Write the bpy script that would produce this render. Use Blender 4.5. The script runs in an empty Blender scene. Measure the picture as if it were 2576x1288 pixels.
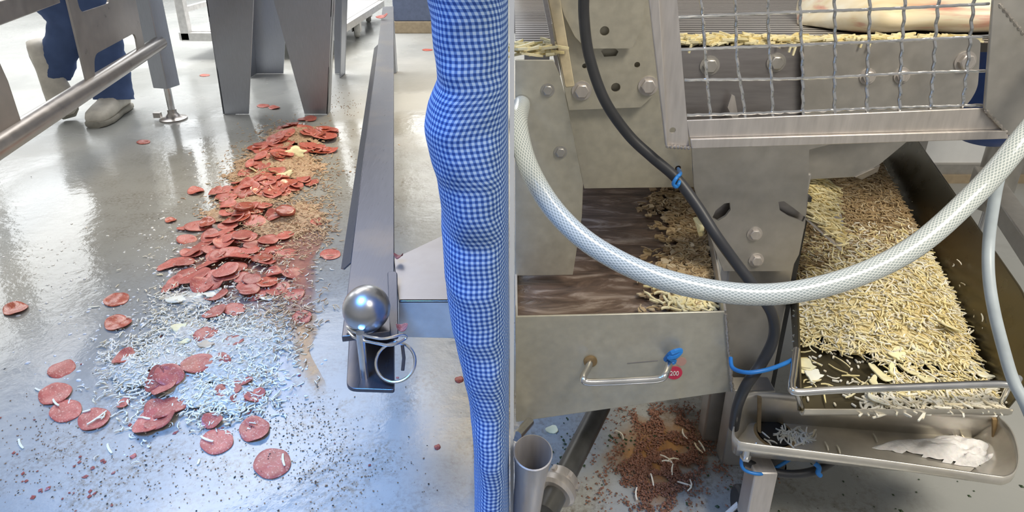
import bpy, bmesh, math, random
from mathutils import Vector as V, Matrix, noise
R = random.Random(7)
PI = math.pi
sc = bpy.context.scene
COL = sc.collection

# ------------------------------------------------------------------ camera
H = 0.80                                   # lens height above the floor
PITCH = math.radians(21.5)
F = 1535.0                                 # focal length in px of a 2576 px wide frame
CX, CY = 1288.0, 405.0                     # principal point (the lens is shifted)
cam_d = bpy.data.cameras.new('camera'); cam = bpy.data.objects.new('camera', cam_d); COL.objects.link(cam)
cam.location = (0, 0, H); cam.rotation_euler = (PI/2 - PITCH, 0, 0)
cam_d.sensor_width = 36; cam_d.lens = 36*F/2576; cam_d.shift_y = -(644-CY)/2576
cam_d.clip_start = 0.02
sc.camera = cam
# ------------------------------------------------------------------ light
w = bpy.data.worlds.new('hall'); sc.world = w; w.use_nodes = True
w.node_tree.nodes['Background'].inputs[0].default_value = (1.0, 0.985, 0.96, 1)
w.node_tree.nodes['Background'].inputs[1].default_value = 0.37
def lamp(name, loc, target, size, power, col, spread=180, sy=None):
    l = bpy.data.lights.new(name, 'AREA'); l.energy = power; l.color = col; l.size = size
    if sy: l.shape = 'RECTANGLE'; l.size_y = sy
    l.spread = math.radians(spread)
    o = bpy.data.objects.new(name, l); COL.objects.link(o); o.location = loc
    o.rotation_euler = (V(target)-V(loc)).to_track_quat('-Z', 'Y').to_euler()
    return o
lamp('daylight_lamp', (-.62, .15, 1.7), (-.37, .66, 0), .6, 5.2, (.10, .38, 1), 50)
lamp('far_hall_lamp', (-2.4, 4.6, 3.0), (-2.2, 4.4, 0), 3.0, 160, (1, .99, .97), 120)
lamp('warm_lamp', (-.35, 3.3, 2.7), (-.55, 2.7, 0), .8, 17, (1, .82, .56), 70)
lamp('machine_lamp', (1.0, -.3, 2.3), (.75, .8, .4), .7, 9.5, (1, .92, .78), 70)
lamp('side_hall_lamp', (2.2, 2.6, 2.8), (1.9, 2.6, 0), 1.4, 26, (1, .98, .95), 120)
sc.view_settings.view_transform = 'Standard'; sc.view_settings.look = 'None'
sc.view_settings.gamma = 1; sc.view_settings.use_curve_mapping = False
sc.view_settings.exposure = 0.0

# ------------------------------------------------------------------ helpers
CP, SP = math.cos(PITCH), math.sin(PITCH)
def ray(px, py):
    a, b = (px-CX)/F, -(py-CY)/F
    return V((a, CP + b*SP, -SP + b*CP))
EYE = V((0, 0, H))
def P(px, py, d): return EYE + ray(px, py)*d
def PY(px, py, y): r = ray(px, py); return EYE + r*(y/r.y)
def PZ(px, py, z=0): r = ray(px, py); return EYE + r*((z-H)/r.z)
def PL(px, py, p, n): r = ray(px, py); return EYE + r*((p-EYE).dot(n)/r.dot(n))
def pix(p):
    q = V(p)-EYE; d = q.y*CP - q.z*SP
    return CX + F*q.x/d, CY - F*(q.y*SP + q.z*CP)/d

class MB:
    def __init__(s): s.v = []; s.f = []; s.uv = []; s.m = []
    def add(s, vs, fs, uvs=None, m=0):
        o = len(s.v); s.v += [tuple(p) for p in vs]
        for i, f in enumerate(fs):
            s.f.append([o+k for k in f]); s.m.append(m)
            s.uv += (uvs[i] if uvs else [(0, 0)]*len(f))
        return s
    def box(s, c, size, rot=None, m=0):
        vs = [V((x*size[0]/2, y*size[1]/2, z*size[2]/2)) for x in (-1, 1) for y in (-1, 1) for z in (-1, 1)]
        if rot: vs = [rot @ p for p in vs]
        c = V(c)
        return s.add([c+p for p in vs], [(0,1,3,2),(4,6,7,5),(0,4,5,1),(2,3,7,6),(0,2,6,4),(1,5,7,3)], m=m)
    def prism(s, poly, vec, m=0):
        n = len(poly); vec = V(vec)
        return s.add(list(poly)+[V(p)+vec for p in poly],
                     [list(range(n))[::-1], list(range(n, 2*n))]+[(i, (i+1) % n, n+(i+1) % n, n+i) for i in range(n)], m=m)
    def bar(s, a, b, wx, wz, up=(0, 0, 1), m=0):
        a, b = V(a), V(b); d = (b-a).normalized(); x = d.cross(V(up)).normalized(); z = x.cross(d)
        q = [a+x*wx/2*i+z*wz/2*j for i, j in ((-1,-1),(1,-1),(1,1),(-1,1))]
        return s.prism(q, b-a, m)
    def tube(s, pts, r, seg=12, caps=True, loop=False, ell=None, m=0):
        pts = [V(p) for p in pts]; n = len(pts)
        rs = r if isinstance(r, (list, tuple)) else [r]*n
        T = []
        for i in range(n):
            a = pts[(i-1) % n] if loop or i else pts[0]; b = pts[(i+1) % n] if loop or i < n-1 else pts[-1]
            T.append((b-a).normalized())
        u = T[0].orthogonal().normalized(); rings = []; L = [0]
        for i in range(n):
            u = (u - T[i]*u.dot(T[i])).normalized(); w_ = T[i].cross(u)
            rings.append([pts[i]+(u*math.cos(2*PI*k/seg)+w_*math.sin(2*PI*k/seg))*rs[i] for k in range(seg)])
            if i: L.append(L[-1]+(pts[i]-pts[i-1]).length)
        vs = [p for g in rings for p in g]; fs = []; uvs = []
        for i in range(n if loop else n-1):
            j = (i+1) % n
            for k in range(seg):
                k2 = (k+1) % seg
                fs.append((i*seg+k, i*seg+k2, j*seg+k2, j*seg+k))
                lj = L[j] if j else L[i]+.01
                uvs.append([(L[i], k/seg), (L[i], (k+1)/seg), (lj, (k+1)/seg), (lj, k/seg)])
        if caps and not loop:
            fs.append(list(range(seg))[::-1]); uvs.append([(0, 0)]*seg)
            fs.append([(n-1)*seg+k for k in range(seg)]); uvs.append([(0, 0)]*seg)
        return s.add(vs, fs, uvs, m)
    def lathe(s, prof, mat=None, seg=24, m=0):
        mat = mat or Matrix(); vs = []; n = len(prof); fs = []
        for r, z in prof:
            for k in range(seg): vs.append(mat @ V((r*math.cos(2*PI*k/seg), r*math.sin(2*PI*k/seg), z)))
        for i in range(n-1):
            for k in range(seg):
                k2 = (k+1) % seg; fs.append((i*seg+k, i*seg+k2, (i+1)*seg+k2, (i+1)*seg+k))
        if prof[0][0] > 1e-4: fs.append(list(range(seg))[::-1])
        if prof[-1][0] > 1e-4: fs.append([(n-1)*seg+k for k in range(seg)])
        return s.add(vs, fs, m=m)
    def loft(s, rings, caps=True, m=0, uvs=None):
        n = len(rings); k_ = len(rings[0]); fs = []; uu = []
        for i in range(n-1):
            for k in range(k_):
                k2 = (k+1) % k_
                fs.append((i*k_+k, i*k_+k2, (i+1)*k_+k2, (i+1)*k_+k))
                if uvs: uu.append([uvs[i][k], uvs[i][k+1], uvs[i+1][k+1], uvs[i+1][k]])
        if caps:
            fs.append(list(range(k_))[::-1]); fs.append([(n-1)*k_+k for k in range(k_)])
            if uvs: uu += [[(0, 0)]*k_]*2
        return s.add([p for g in rings for p in g], fs, uu if uvs else None, m)
    def build(s, name, mat, parent=None, smooth=40, bevel=0, sub=0, solid=0):
        me = bpy.data.meshes.new(name); me.from_pydata(s.v, [], s.f)
        for m_ in (mat if isinstance(mat, (list, tuple)) else [mat]): me.materials.append(m_)
        l = me.uv_layers.new(name='uv')
        flat = [c for q in s.uv for c in q]; l.data.foreach_set('uv', flat)
        if any(s.m): me.polygons.foreach_set('material_index', s.m)
        b = bmesh.new(); b.from_mesh(me); bmesh.ops.remove_doubles(b, verts=b.verts, dist=1e-6)
        bmesh.ops.recalc_face_normals(b, faces=b.faces); b.to_mesh(me); b.free()
        if smooth:
            me.polygons.foreach_set('use_smooth', [True]*len(me.polygons)); me.set_sharp_from_angle(angle=math.radians(smooth))
        o = bpy.data.objects.new(name, me); COL.objects.link(o)
        if solid: q = o.modifiers.new('solid', 'SOLIDIFY'); q.thickness = solid; q.offset = 0
        if bevel:
            q = o.modifiers.new('bevel', 'BEVEL'); q.width = bevel; q.segments = 2; q.limit_method = 'ANGLE'
        if sub: q = o.modifiers.new('sub', 'SUBSURF'); q.levels = sub; q.render_levels = sub
        if parent: adopt(o, parent)
        return o
def adopt(o, parent):
    o.parent = parent; m = Matrix()
    p = parent
    while p: m = Matrix.Translation(p.location) @ m if p.type == 'EMPTY' else m; p = p.parent
    o.matrix_parent_inverse = m.inverted()
    if parent.type != 'EMPTY': o.matrix_parent_inverse = Matrix()
def tag(o, label, cat, group=None, kind=None):
    o['label'] = label; o['category'] = cat
    if group: o['group'] = group
    if kind: o['kind'] = kind
    return o
def thing(name, label, cat, loc, group=None):
    o = bpy.data.objects.new(name, None); COL.objects.link(o); o.location = loc; o.empty_display_size = .05
    return tag(o, label, cat, group)
def structure(o): o['kind'] = 'structure'; return o
def spline(pts, n=10, loop=False):
    pts = [V(p) for p in pts]; out = []; N = len(pts)
    for i in range(N if loop else N-1):
        g = lambda k: pts[k % N] if loop else pts[max(0, min(N-1, k))]
        a, b, c, d = g(i-1), g(i), g(i+1), g(i+2)
        for k in range(n):
            t = k/n
            out.append(.5*((2*b)+(c-a)*t+(2*a-5*b+4*c-d)*t*t+(3*b-a-3*c+d)*t**3))
    if not loop: out.append(pts[-1])
    return out
def rounded(poly, r, n=5):
    """round the corners of a planar 3-D polygon; r may be one radius or one per corner"""
    out = []; N = len(poly)
    for i in range(N):
        ri = r[i] if isinstance(r, (list, tuple)) else r
        a, b, c = V(poly[i-1]), V(poly[i]), V(poly[(i+1) % N])
        if ri <= 0: out.append(b); continue
        u, v = (a-b), (c-b); k = min(ri, u.length*.45, v.length*.45)
        p, q = b+u.normalized()*k, b+v.normalized()*k
        for j in range(n+1):
            t = j/n; out.append(p*(1-t)**2+b*2*t*(1-t)+q*t*t)
    return out
def holed(outer, holes, n, th):
    """a sheet with real holes: planar outline, hole outlines, normal, thickness"""
    b = bmesh.new(); es = []
    for loop in [outer]+holes:
        vs = [b.verts.new(p) for p in loop]
        es += [b.edges.new((vs[i], vs[(i+1) % len(vs)])) for i in range(len(vs))]
    n = V(n).normalized()
    bmesh.ops.triangle_fill(b, use_beauty=True, use_dissolve=False, edges=es, normal=n)
    r = bmesh.ops.extrude_face_region(b, geom=b.faces[:])
    bmesh.ops.translate(b, verts=[g for g in r['geom'] if isinstance(g, bmesh.types.BMVert)], vec=n*th)
    m = MB(); b.verts.index_update(); m.add([v.co.copy() for v in b.verts], [[v.index for v in f.verts] for f in b.faces]); b.free()
    return m
def circ(c, r, n, seg=18):
    n = V(n).normalized(); u = n.orthogonal().normalized(); w_ = n.cross(u)
    return [V(c)+(u*math.cos(2*PI*k/seg)+w_*math.sin(2*PI*k/seg))*r for k in range(seg)]
def frame_to(c, z):
    return Matrix.Translation(V(c)) @ V(z).normalized().to_track_quat('Z', 'Y').to_matrix().to_4x4()

# ------------------------------------------------------------------ materials
def mat(name):
    m = bpy.data.materials.new(name); m.use_nodes = True
    return m, m.node_tree, m.node_tree.nodes['Principled BSDF']
def nd(t, typ, **k):
    n = t.nodes.new(typ)
    for a, b in k.items():
        if a.startswith('i_'):
            key = a[2:]; n.inputs[int(key) if key.isdigit() else key].default_value = b
        else: setattr(n, a, b)
    return n
def ramp(t, src, stops):
    r = nd(t, 'ShaderNodeValToRGB'); e = r.color_ramp.elements
    while len(e) < len(stops): e.new(.5)
    for q, (p, c) in zip(e, stops): q.position = p; q.color = (*c, 1) if len(c) == 3 else c
    t.links.new(src, r.inputs[0]); return r.outputs[0]
def plain(name, col, rough=.5, metal=0, spec=.5, var=.12, scale=40, bump=0, trans=0, alpha=1, sss=0):
    m, t, b = mat(name)
    g = nd(t, 'ShaderNodeTexCoord'); n = nd(t, 'ShaderNodeTexNoise', i_Scale=scale, i_Detail=5.0)
    t.links.new(g.outputs['Object'], n.inputs['Vector'])
    c0 = tuple(max(0, c*(1-var)) for c in col); c1 = tuple(min(1, c*(1+var)) for c in col)
    t.links.new(ramp(t, n.outputs[0], [(.3, c0), (.7, c1)]), b.inputs['Base Color'])
    b.inputs['Roughness'].default_value = rough; b.inputs['Metallic'].default_value = metal
    b.inputs['Specular IOR Level'].default_value = spec
    b.inputs['Transmission Weight'].default_value = trans; b.inputs['Alpha'].default_value = alpha
    b.inputs['Subsurface Weight'].default_value = sss; b.inputs['Subsurface Radius'].default_value = (.01, .006, .004)
    if bump:
        q = nd(t, 'ShaderNodeBump', i_Strength=bump, i_Distance=.002); t.links.new(n.outputs[0], q.inputs['Height']); t.links.new(q.outputs[0], b.inputs['Normal'])
    return m
def steel(name, col=(.56, .54, .50), rough=.38, metal=.85, stretch=(1, 1, 25), stain=.25, stain_col=(.30, .25, .18)):
    m, t, b = mat(name)
    g = nd(t, 'ShaderNodeTexCoord'); mp = nd(t, 'ShaderNodeMapping'); mp.inputs['Scale'].default_value = stretch
    n = nd(t, 'ShaderNodeTexNoise', i_Scale=28.0, i_Detail=6.0); n2 = nd(t, 'ShaderNodeTexNoise', i_Scale=9.0, i_Detail=6.0)
    t.links.new(g.outputs['Object'], mp.inputs[0]); t.links.new(mp.outputs[0], n.inputs['Vector']); t.links.new(g.outputs['Object'], n2.inputs['Vector'])
    c1 = ramp(t, n.outputs[0], [(.25, tuple(c*.88 for c in col)), (.75, tuple(min(1, c*1.08) for c in col))])
    mx = nd(t, 'ShaderNodeMix', data_type='RGBA')
    st = ramp(t, n2.outputs[0], [(.50, (0, 0, 0)), (.80, (stain, stain, stain))])
    t.links.new(st, mx.inputs[0]); t.links.new(c1, mx.inputs[6]); mx.inputs[7].default_value = (*stain_col, 1)
    t.links.new(mx.outputs[2], b.inputs['Base Color'])
    t.links.new(ramp(t, n.outputs[0], [(.2, (rough*.85,)*3), (.8, (rough*1.2,)*3)]), b.inputs['Roughness'])
    b.inputs['Metallic'].default_value = metal
    return m
M = {}
M['steel_leg'] = steel('brushed_leg_steel', (.46, .48, .53), .36, .9, (30, 30, 1), .1)
M['steel_dark'] = steel('dark_bar_steel', (.12, .125, .155), .30, .8, (20, 1, 20), .3, (.35, .28, .2))
M['steel_tube'] = steel('tube_steel', (.46, .43, .41), .3, .95, (1, 1, 1), .15)
M['steel_bright'] = plain('polished_steel', (.72, .72, .72), .22, 1)
M['steel_ball'] = plain('dull_ball_steel', (.55, .55, .56), .30, 1)
M['panel'] = steel('panel_steel', (.56, .53, .44), .45, .6, (3, 3, 3), .3)
M['panel2'] = steel('bracket_steel', (.47, .45, .42), .42, .7, (2, 2, 2), .3)
M['guard'] = steel('guard_steel', (.60, .56, .53), .42, .6, (8, 1, 1), .3)
M['plate_dark'] = steel('side_plate_steel', (.36, .34, .34), .35, .8, (1, 1, 8), .2)
M['tray_dark'] = steel('wet_tray_steel', (.13, .112, .07), .28, .7, (1, 1, 1), .6, (.09, .07, .03))
M['trough'] = steel('trough_steel', (.66, .63, .57), .33, .7, (2, 2, 2), .25, (.45, .32, .15))
M['rust'] = plain('brown_weld_stain', (.28, .19, .09), .55, .3, var=.4)
M['weld'] = plain('weld_bead', (.50, .46, .42), .4, .9, var=.3, scale=300, bump=.6)
M['black'] = plain('black_rubber', (.035, .036, .04), .45)
M['hole'] = plain('opening_shade', (.012, .010, .009), .6)  # near-black colour stands in for the shade inside openings
M['pipe'] = plain('dark_plastic_pipe', (.07, .07, .068), .35, 0, .5, .3)
M['blue'] = plain('blue_nylon', (.02, .19, .55), .4)
M['blue_dk'] = plain('blue_painted_steel', (.035, .085, .30), .4)
M['bluegrey'] = plain('bluegrey_enamel', (.12, .15, .24), .5)
M['tan'] = plain('tan_edge', (.38, .30, .20), .6)
M['cream'] = plain('cream_plastic_bar', (.62, .53, .36), .5, 0, .4, .18, 60)
M['white'] = plain('white_paint', (.86, .87, .87), .5, 0, .4, .02)
M['trolley'] = plain('pale_aluminium', (.72, .71, .69), .4, .5)
M['rubber_pale'] = plain('pale_rubber', (.55, .54, .50), .6)
M['denim'] = plain('blue_work_cloth', (.085, .13, .27), .85, 0, .2, .14, 16, .5)
M['shoe'] = plain('white_shoe_leather', (.66, .62, .54), .55, 0, .4, .15, 25, .2)
M['sole'] = plain('grey_shoe_sole', (.36, .34, .29), .7)
M['skin'] = plain('skin', (.6, .38, .28), .5)
M['red'] = plain('red_tag', (.62, .03, .09), .4)
M['pink'] = plain('faded_pink_mark', (.55, .33, .29), .5)
M['lettering'] = plain('white_lettering', (.9, .9, .9), .5)
M['dough'] = plain('pale_dough', (.86, .76, .56), .6, 0, .3, .16, 14, .4, sss=.15)
M['sauce_smear'] = plain('red_sauce', (.60, .12, .08), .4)
M['flake'] = plain('cheese_flake', (.86, .80, .50), .45, 0, .4, .06, 30, .3, sss=.1)
M['flake_pale'] = plain('pale_cheese_flake', (.84, .83, .70), .4, 0, .4, .06, 30, .3, sss=.1)
M['hose_thin'] = plain('grey_hose', (.44, .50, .54), .35)
M['foam'] = plain('white_foam', (.84, .83, .84), .7, 0, .3, .08, 200, .7, sss=.2)
M['herb'] = plain('dark_green_herb', (.03, .06, .02), .6)
M['dirt'] = plain('dark_dirt', (.03, .028, .025), .6)
M['crumb'] = plain('brown_crumb', (.30, .17, .09), .6, 0, .3, .4, 90)
M['drop'] = plain('water_droplet', (.74, .76, .78), .05, 0, 1.0, .02)  # opaque pale colour stands in for the glints of clear drops

def shred_mat(name, cols, rough=.5):
    m, t, b = mat(name)
    g = nd(t, 'ShaderNodeNewGeometry')
    t.links.new(ramp(t, g.outputs['Random Per Island'], [(i/(len(cols)-1), c) for i, c in enumerate(cols)]), b.inputs['Base Color'])
    b.inputs['Roughness'].default_value = rough; b.inputs['Subsurface Weight'].default_value = .12
    b.inputs['Subsurface Radius'].default_value = (.004, .003, .002)
    return m
M['shred_white'] = shred_mat('white_shredded_cheese', [(.84, .81, .72), (.72, .68, .56), (.88, .87, .80), (.80, .70, .48)])
M['shred_tan'] = shred_mat('tan_shredded_cheese', [(.60, .46, .29), (.50, .30, .19), (.68, .56, .38), (.42, .24, .15)])
M['shred_yellow'] = shred_mat('yellow_shredded_cheese', [(.82, .70, .34), (.80, .72, .46), (.88, .80, .52), (.70, .56, .24)])
M['shred_dim'] = shred_mat('wet_or_shaded_cheese', [(.34, .24, .12), (.50, .38, .22), (.26, .17, .09), (.60, .50, .34)])  # brown of soggy cheese, also painted shade at the back of the heap
M['meat'] = shred_mat('brown_meat_crumbs', [(.24, .095, .055), (.17, .075, .04), (.31, .14, .085), (.13, .06, .035)], .5)

def pepperoni_mat(name, col, fat, rough):
    m, t, b = mat(name)
    g = nd(t, 'ShaderNodeTexCoord'); oi = nd(t, 'ShaderNodeObjectInfo')
    ad = nd(t, 'ShaderNodeVectorMath', operation='ADD'); t.links.new(g.outputs['Object'], ad.inputs[0])
    sc_ = nd(t, 'ShaderNodeVectorMath', operation='SCALE'); sc_.inputs[0].default_value = (7, 3, 5); t.links.new(oi.outputs['Random'], sc_.inputs['Scale'])
    t.links.new(sc_.outputs[0], ad.inputs[1])
    vo = nd(t, 'ShaderNodeTexNoise', i_Scale=260.0, i_Detail=3.0, i_Roughness=.6); t.links.new(ad.outputs[0], vo.inputs['Vector'])
    n2 = nd(t, 'ShaderNodeTexNoise', i_Scale=60.0, i_Detail=3.0); t.links.new(ad.outputs[0], n2.inputs['Vector'])
    c = ramp(t, n2.outputs[0], [(.3, tuple(x*.82 for x in col)), (.7, tuple(min(1, x*1.12) for x in col))])
    mx = nd(t, 'ShaderNodeMix', data_type='RGBA')
    t.links.new(ramp(t, vo.outputs[0], [(.55, (0, 0, 0)), (.68, (.75, .75, .75))]), mx.inputs[0]); t.links.new(c, mx.inputs[6]); mx.inputs[7].default_value = (*fat, 1)
    hs = nd(t, 'ShaderNodeHueSaturation'); mr = nd(t, 'ShaderNodeMapRange', i_3=.80, i_4=1.14); t.links.new(oi.outputs['Random'], mr.inputs[0])
    t.links.new(mr.outputs[0], hs.inputs['Value']); t.links.new(mx.outputs[2], hs.inputs['Color']); t.links.new(hs.outputs[0], b.inputs['Base Color'])
    b.inputs['Roughness'].default_value = rough
    q = nd(t, 'ShaderNodeBump', i_Strength=.35, i_Distance=.001); t.links.new(vo.outputs[0], q.inputs['Height']); t.links.new(q.outputs[0], b.inputs['Normal'])
    return m
M['pep'] = pepperoni_mat('pepperoni_red', (.50, .115, .085), (.72, .40, .30), .34)
M['pep_wet'] = pepperoni_mat('pepperoni_wet', (.46, .10, .06), (.66, .34, .18), .2)
M['pep_dark'] = pepperoni_mat('pepperoni_dark', (.36, .06, .045), (.45, .14, .10), .4)

def mush(name, c0, c1, c2):
    m, t, b = mat(name); g = nd(t, 'ShaderNodeNewGeometry')
    n = nd(t, 'ShaderNodeTexNoise', i_Scale=170.0, i_Detail=5.0, i_Roughness=.65); t.links.new(g.outputs['Position'], n.inputs['Vector'])
    t.links.new(ramp(t, n.outputs[0], [(.34, c0), (.5, c1), (.66, c2)]), b.inputs['Base Color']); b.inputs['Roughness'].default_value = .45
    bp = nd(t, 'ShaderNodeBump', i_Strength=.8, i_Distance=.003); t.links.new(n.outputs[0], bp.inputs['Height']); t.links.new(bp.outputs[0], b.inputs['Normal'])
    return m
M['mush_white'] = mush('white_cheese_mush', (.38, .34, .27), (.58, .55, .48), (.72, .70, .64))
M['mush_tan'] = mush('tan_cheese_mush', (.30, .16, .10), (.48, .32, .20), (.62, .50, .34))
M['mush_yellow'] = mush('yellow_cheese_mush', (.40, .30, .12), (.66, .54, .26), (.80, .72, .46))

# floor: pale wet epoxy, dirt specks, wet patches
def floor_mat():
    m, t, b = mat('wet_epoxy_floor')
    g = nd(t, 'ShaderNodeNewGeometry'); pos = g.outputs['Position']
    def nz(scale, det=4.0, rough=.5):
        n = nd(t, 'ShaderNodeTexNoise', i_Scale=scale, i_Detail=det, i_Roughness=rough); t.links.new(pos, n.inputs['Vector']); return n.outputs[0]
    def mth(op, a, b_=None):
        n = nd(t, 'ShaderNodeMath', operation=op)
        for i, x in enumerate((a, b_)):
            if x is None: continue
            if isinstance(x, (int, float)): n.inputs[i].default_value = x
            else: t.links.new(x, n.inputs[i])
        return n.outputs[0]
    def mix(fac, a, b_):
        n = nd(t, 'ShaderNodeMix', data_type='RGBA'); t.links.new(fac, n.inputs[0])
        for i, x in ((6, a), (7, b_)):
            if isinstance(x, tuple): n.inputs[i].default_value = (*x, 1)
            else: t.links.new(x, n.inputs[i])
        return n.outputs[2]
    base = ramp(t, nz(2.2, 5.0), [(.3, (.31, .32, .31)), (.7, (.39, .395, .38))])
    def zone(x, y, r, soft=.5):
        s = nd(t, 'ShaderNodeVectorMath', operation='DISTANCE'); t.links.new(pos, s.inputs[0]); s.inputs[1].default_value = (x, y, 0)
        q = nd(t, 'ShaderNodeMapRange', i_1=r*(1-soft), i_2=r, i_3=1.0, i_4=0.0); t.links.new(s.outputs['Value'], q.inputs[0]); return q.outputs[0]
    # brown grime and dark specks, thick near the camera side
    z1 = mth('MAXIMUM', zone(-.45, .62, .55), zone(.22, .75, .45))
    z2 = mth('MAXIMUM', z1, zone(-.62, 1.75, 1.1, .8))
    grime = mth('MULTIPLY', ramp(t, nz(9, 6.0, .65), [(.42, (0, 0, 0)), (.62, (1, 1, 1))]), ramp(t, nz(110, 5.0, .75), [(.44, (0, 0, 0)), (.62, (1, 1, 1))]))
    c = mix(mth('MULTIPLY', mth('MULTIPLY', grime, z2), .8), base, (.13, .10, .065))
    specks = ramp(t, nz(210, 2.0, .6), [(.69, (0, 0, 0)), (.73, (1, 1, 1))])
    c = mix(mth('MULTIPLY', specks, mth('MULTIPLY', z2, .9)), c, (.05, .045, .04))
    wide = ramp(t, nz(120, 2.0, .6), [(.74, (0, 0, 0)), (.77, (1, 1, 1))])
    c = mix(mth('MULTIPLY', wide, .8), c, (.06, .05, .045))
    t.links.new(c, b.inputs['Base Color'])
    wet = mth('MAXIMUM', ramp(t, nz(1.6, 4.0), [(.42, (0, 0, 0)), (.56, (1, 1, 1))]), zone(-.95, 1.55, .9, .4))
    rg = nd(t, 'ShaderNodeMapRange', i_3=.34, i_4=.09); t.links.new(wet, rg.inputs[0]); t.links.new(rg.outputs[0], b.inputs['Roughness'])
    b.inputs['Specular IOR Level'].default_value = .6
    bp = nd(t, 'ShaderNodeBump', i_Strength=.22, i_Distance=.004)
    t.links.new(mth('ADD', nz(26, 4.0, .6), mth('MULTIPLY', nz(6, 2.0), 1.2)), bp.inputs['Height']); t.links.new(bp.outputs[0], b.inputs['Normal'])
    return m
M['floor'] = floor_mat()

def check_mat():
    m, t, b = mat('blue_white_check_cloth')
    u = nd(t, 'ShaderNodeUVMap'); sx = nd(t, 'ShaderNodeSeparateXYZ'); t.links.new(u.outputs[0], sx.inputs[0])
    def wave(o):
        a = nd(t, 'ShaderNodeMath', operation='MULTIPLY', i_1=2*PI/.0052); t.links.new(o, a.inputs[0])
        s = nd(t, 'ShaderNodeMath', operation='SINE'); t.links.new(a.outputs[0], s.inputs[0])
        q = nd(t, 'ShaderNodeMapRange', i_1=-.35, i_2=.35); t.links.new(s.outputs[0], q.inputs[0]); return q.outputs[0]
    a = nd(t, 'ShaderNodeMath', operation='ADD'); t.links.new(wave(sx.outputs[0]), a.inputs[0]); t.links.new(wave(sx.outputs[1]), a.inputs[1])
    h = nd(t, 'ShaderNodeMath', operation='MULTIPLY', i_1=.5); t.links.new(a.outputs[0], h.inputs[0])
    t.links.new(ramp(t, h.outputs[0], [(.05, (.50, .66, .92)), (.5, (.15, .27, .62)), (.95, (.035, .085, .32))]), b.inputs['Base Color'])
    b.inputs['Roughness'].default_value = .9; b.inputs['Specular IOR Level'].default_value = .15
    return m
M['check'] = check_mat()
def dough_mat():
    m, t, b = mat('dough_with_sauce'); g = nd(t, 'ShaderNodeNewGeometry')
    mp = nd(t, 'ShaderNodeMapping'); mp.inputs['Scale'].default_value = (6, 22, 34); t.links.new(g.outputs['Position'], mp.inputs[0])
    n = nd(t, 'ShaderNodeTexNoise', i_Scale=1.0, i_Detail=4.0); t.links.new(mp.outputs[0], n.inputs['Vector'])
    n2 = nd(t, 'ShaderNodeTexNoise', i_Scale=1.6, i_Detail=4.0); n2.inputs['Vector'].default_value = (0, 0, 0); mp2 = nd(t, 'ShaderNodeMapping'); mp2.inputs['Location'].default_value = (3.3, 1, 7); mp2.inputs['Scale'].default_value = (5, 8, 40); t.links.new(g.outputs['Position'], mp2.inputs[0]); t.links.new(mp2.outputs[0], n2.inputs['Vector'])
    mx = nd(t, 'ShaderNodeMix', data_type='RGBA'); t.links.new(ramp(t, n2.outputs[0], [(.54, (0, 0, 0)), (.70, (.85, .85, .85))]), mx.inputs[0])
    t.links.new(ramp(t, n.outputs[0], [(.3, (.74, .60, .36)), (.5, (.86, .76, .56)), (.7, (.92, .88, .74))]), mx.inputs[6]); mx.inputs[7].default_value = (.60, .12, .09, 1)
    t.links.new(mx.outputs[2], b.inputs['Base Color']); b.inputs['Roughness'].default_value = .5
    return m
M['dough'] = dough_mat()
def hose_mat():
    m, t, b = mat('braided_clear_hose')
    u = nd(t, 'ShaderNodeUVMap'); sx = nd(t, 'ShaderNodeSeparateXYZ'); t.links.new(u.outputs[0], sx.inputs[0])
    def mm(op, x, y):
        n = nd(t, 'ShaderNodeMath', operation=op)
        for i, q in enumerate((x, y)):
            if q is None: continue
            if isinstance(q, (int, float)): n.inputs[i].default_value = q
            else: t.links.new(q, n.inputs[i])
        return n.outputs[0]
    U = mm('MULTIPLY', sx.outputs[0], 170.0); Vv = mm('MULTIPLY', sx.outputs[1], 22.0)
    def line(op):
        f = mm('FRACT', mm(op, U, Vv), None); d = mm('ABSOLUTE', mm('SUBTRACT', f, .5), None)
        q = nd(t, 'ShaderNodeMapRange', i_1=.08, i_2=.20, i_3=1.0, i_4=0.0); t.links.new(d, q.inputs[0]); return q.outputs[0]
    k = mm('MAXIMUM', line('ADD'), line('SUBTRACT'))
    mx = nd(t, 'ShaderNodeMix', data_type='RGBA'); t.links.new(k, mx.inputs[0]); mx.inputs[6].default_value = (.42, .48, .48, 1); mx.inputs[7].default_value = (.88, .92, .90, 1)
    t.links.new(mx.outputs[2], b.inputs['Base Color']); b.inputs['Roughness'].default_value = .22
    b.inputs['Coat Weight'].default_value = .5; b.inputs['Coat Roughness'].default_value = .12
    b.inputs['Transmission Weight'].default_value = .12
    return m
M['hose'] = hose_mat()
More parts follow.
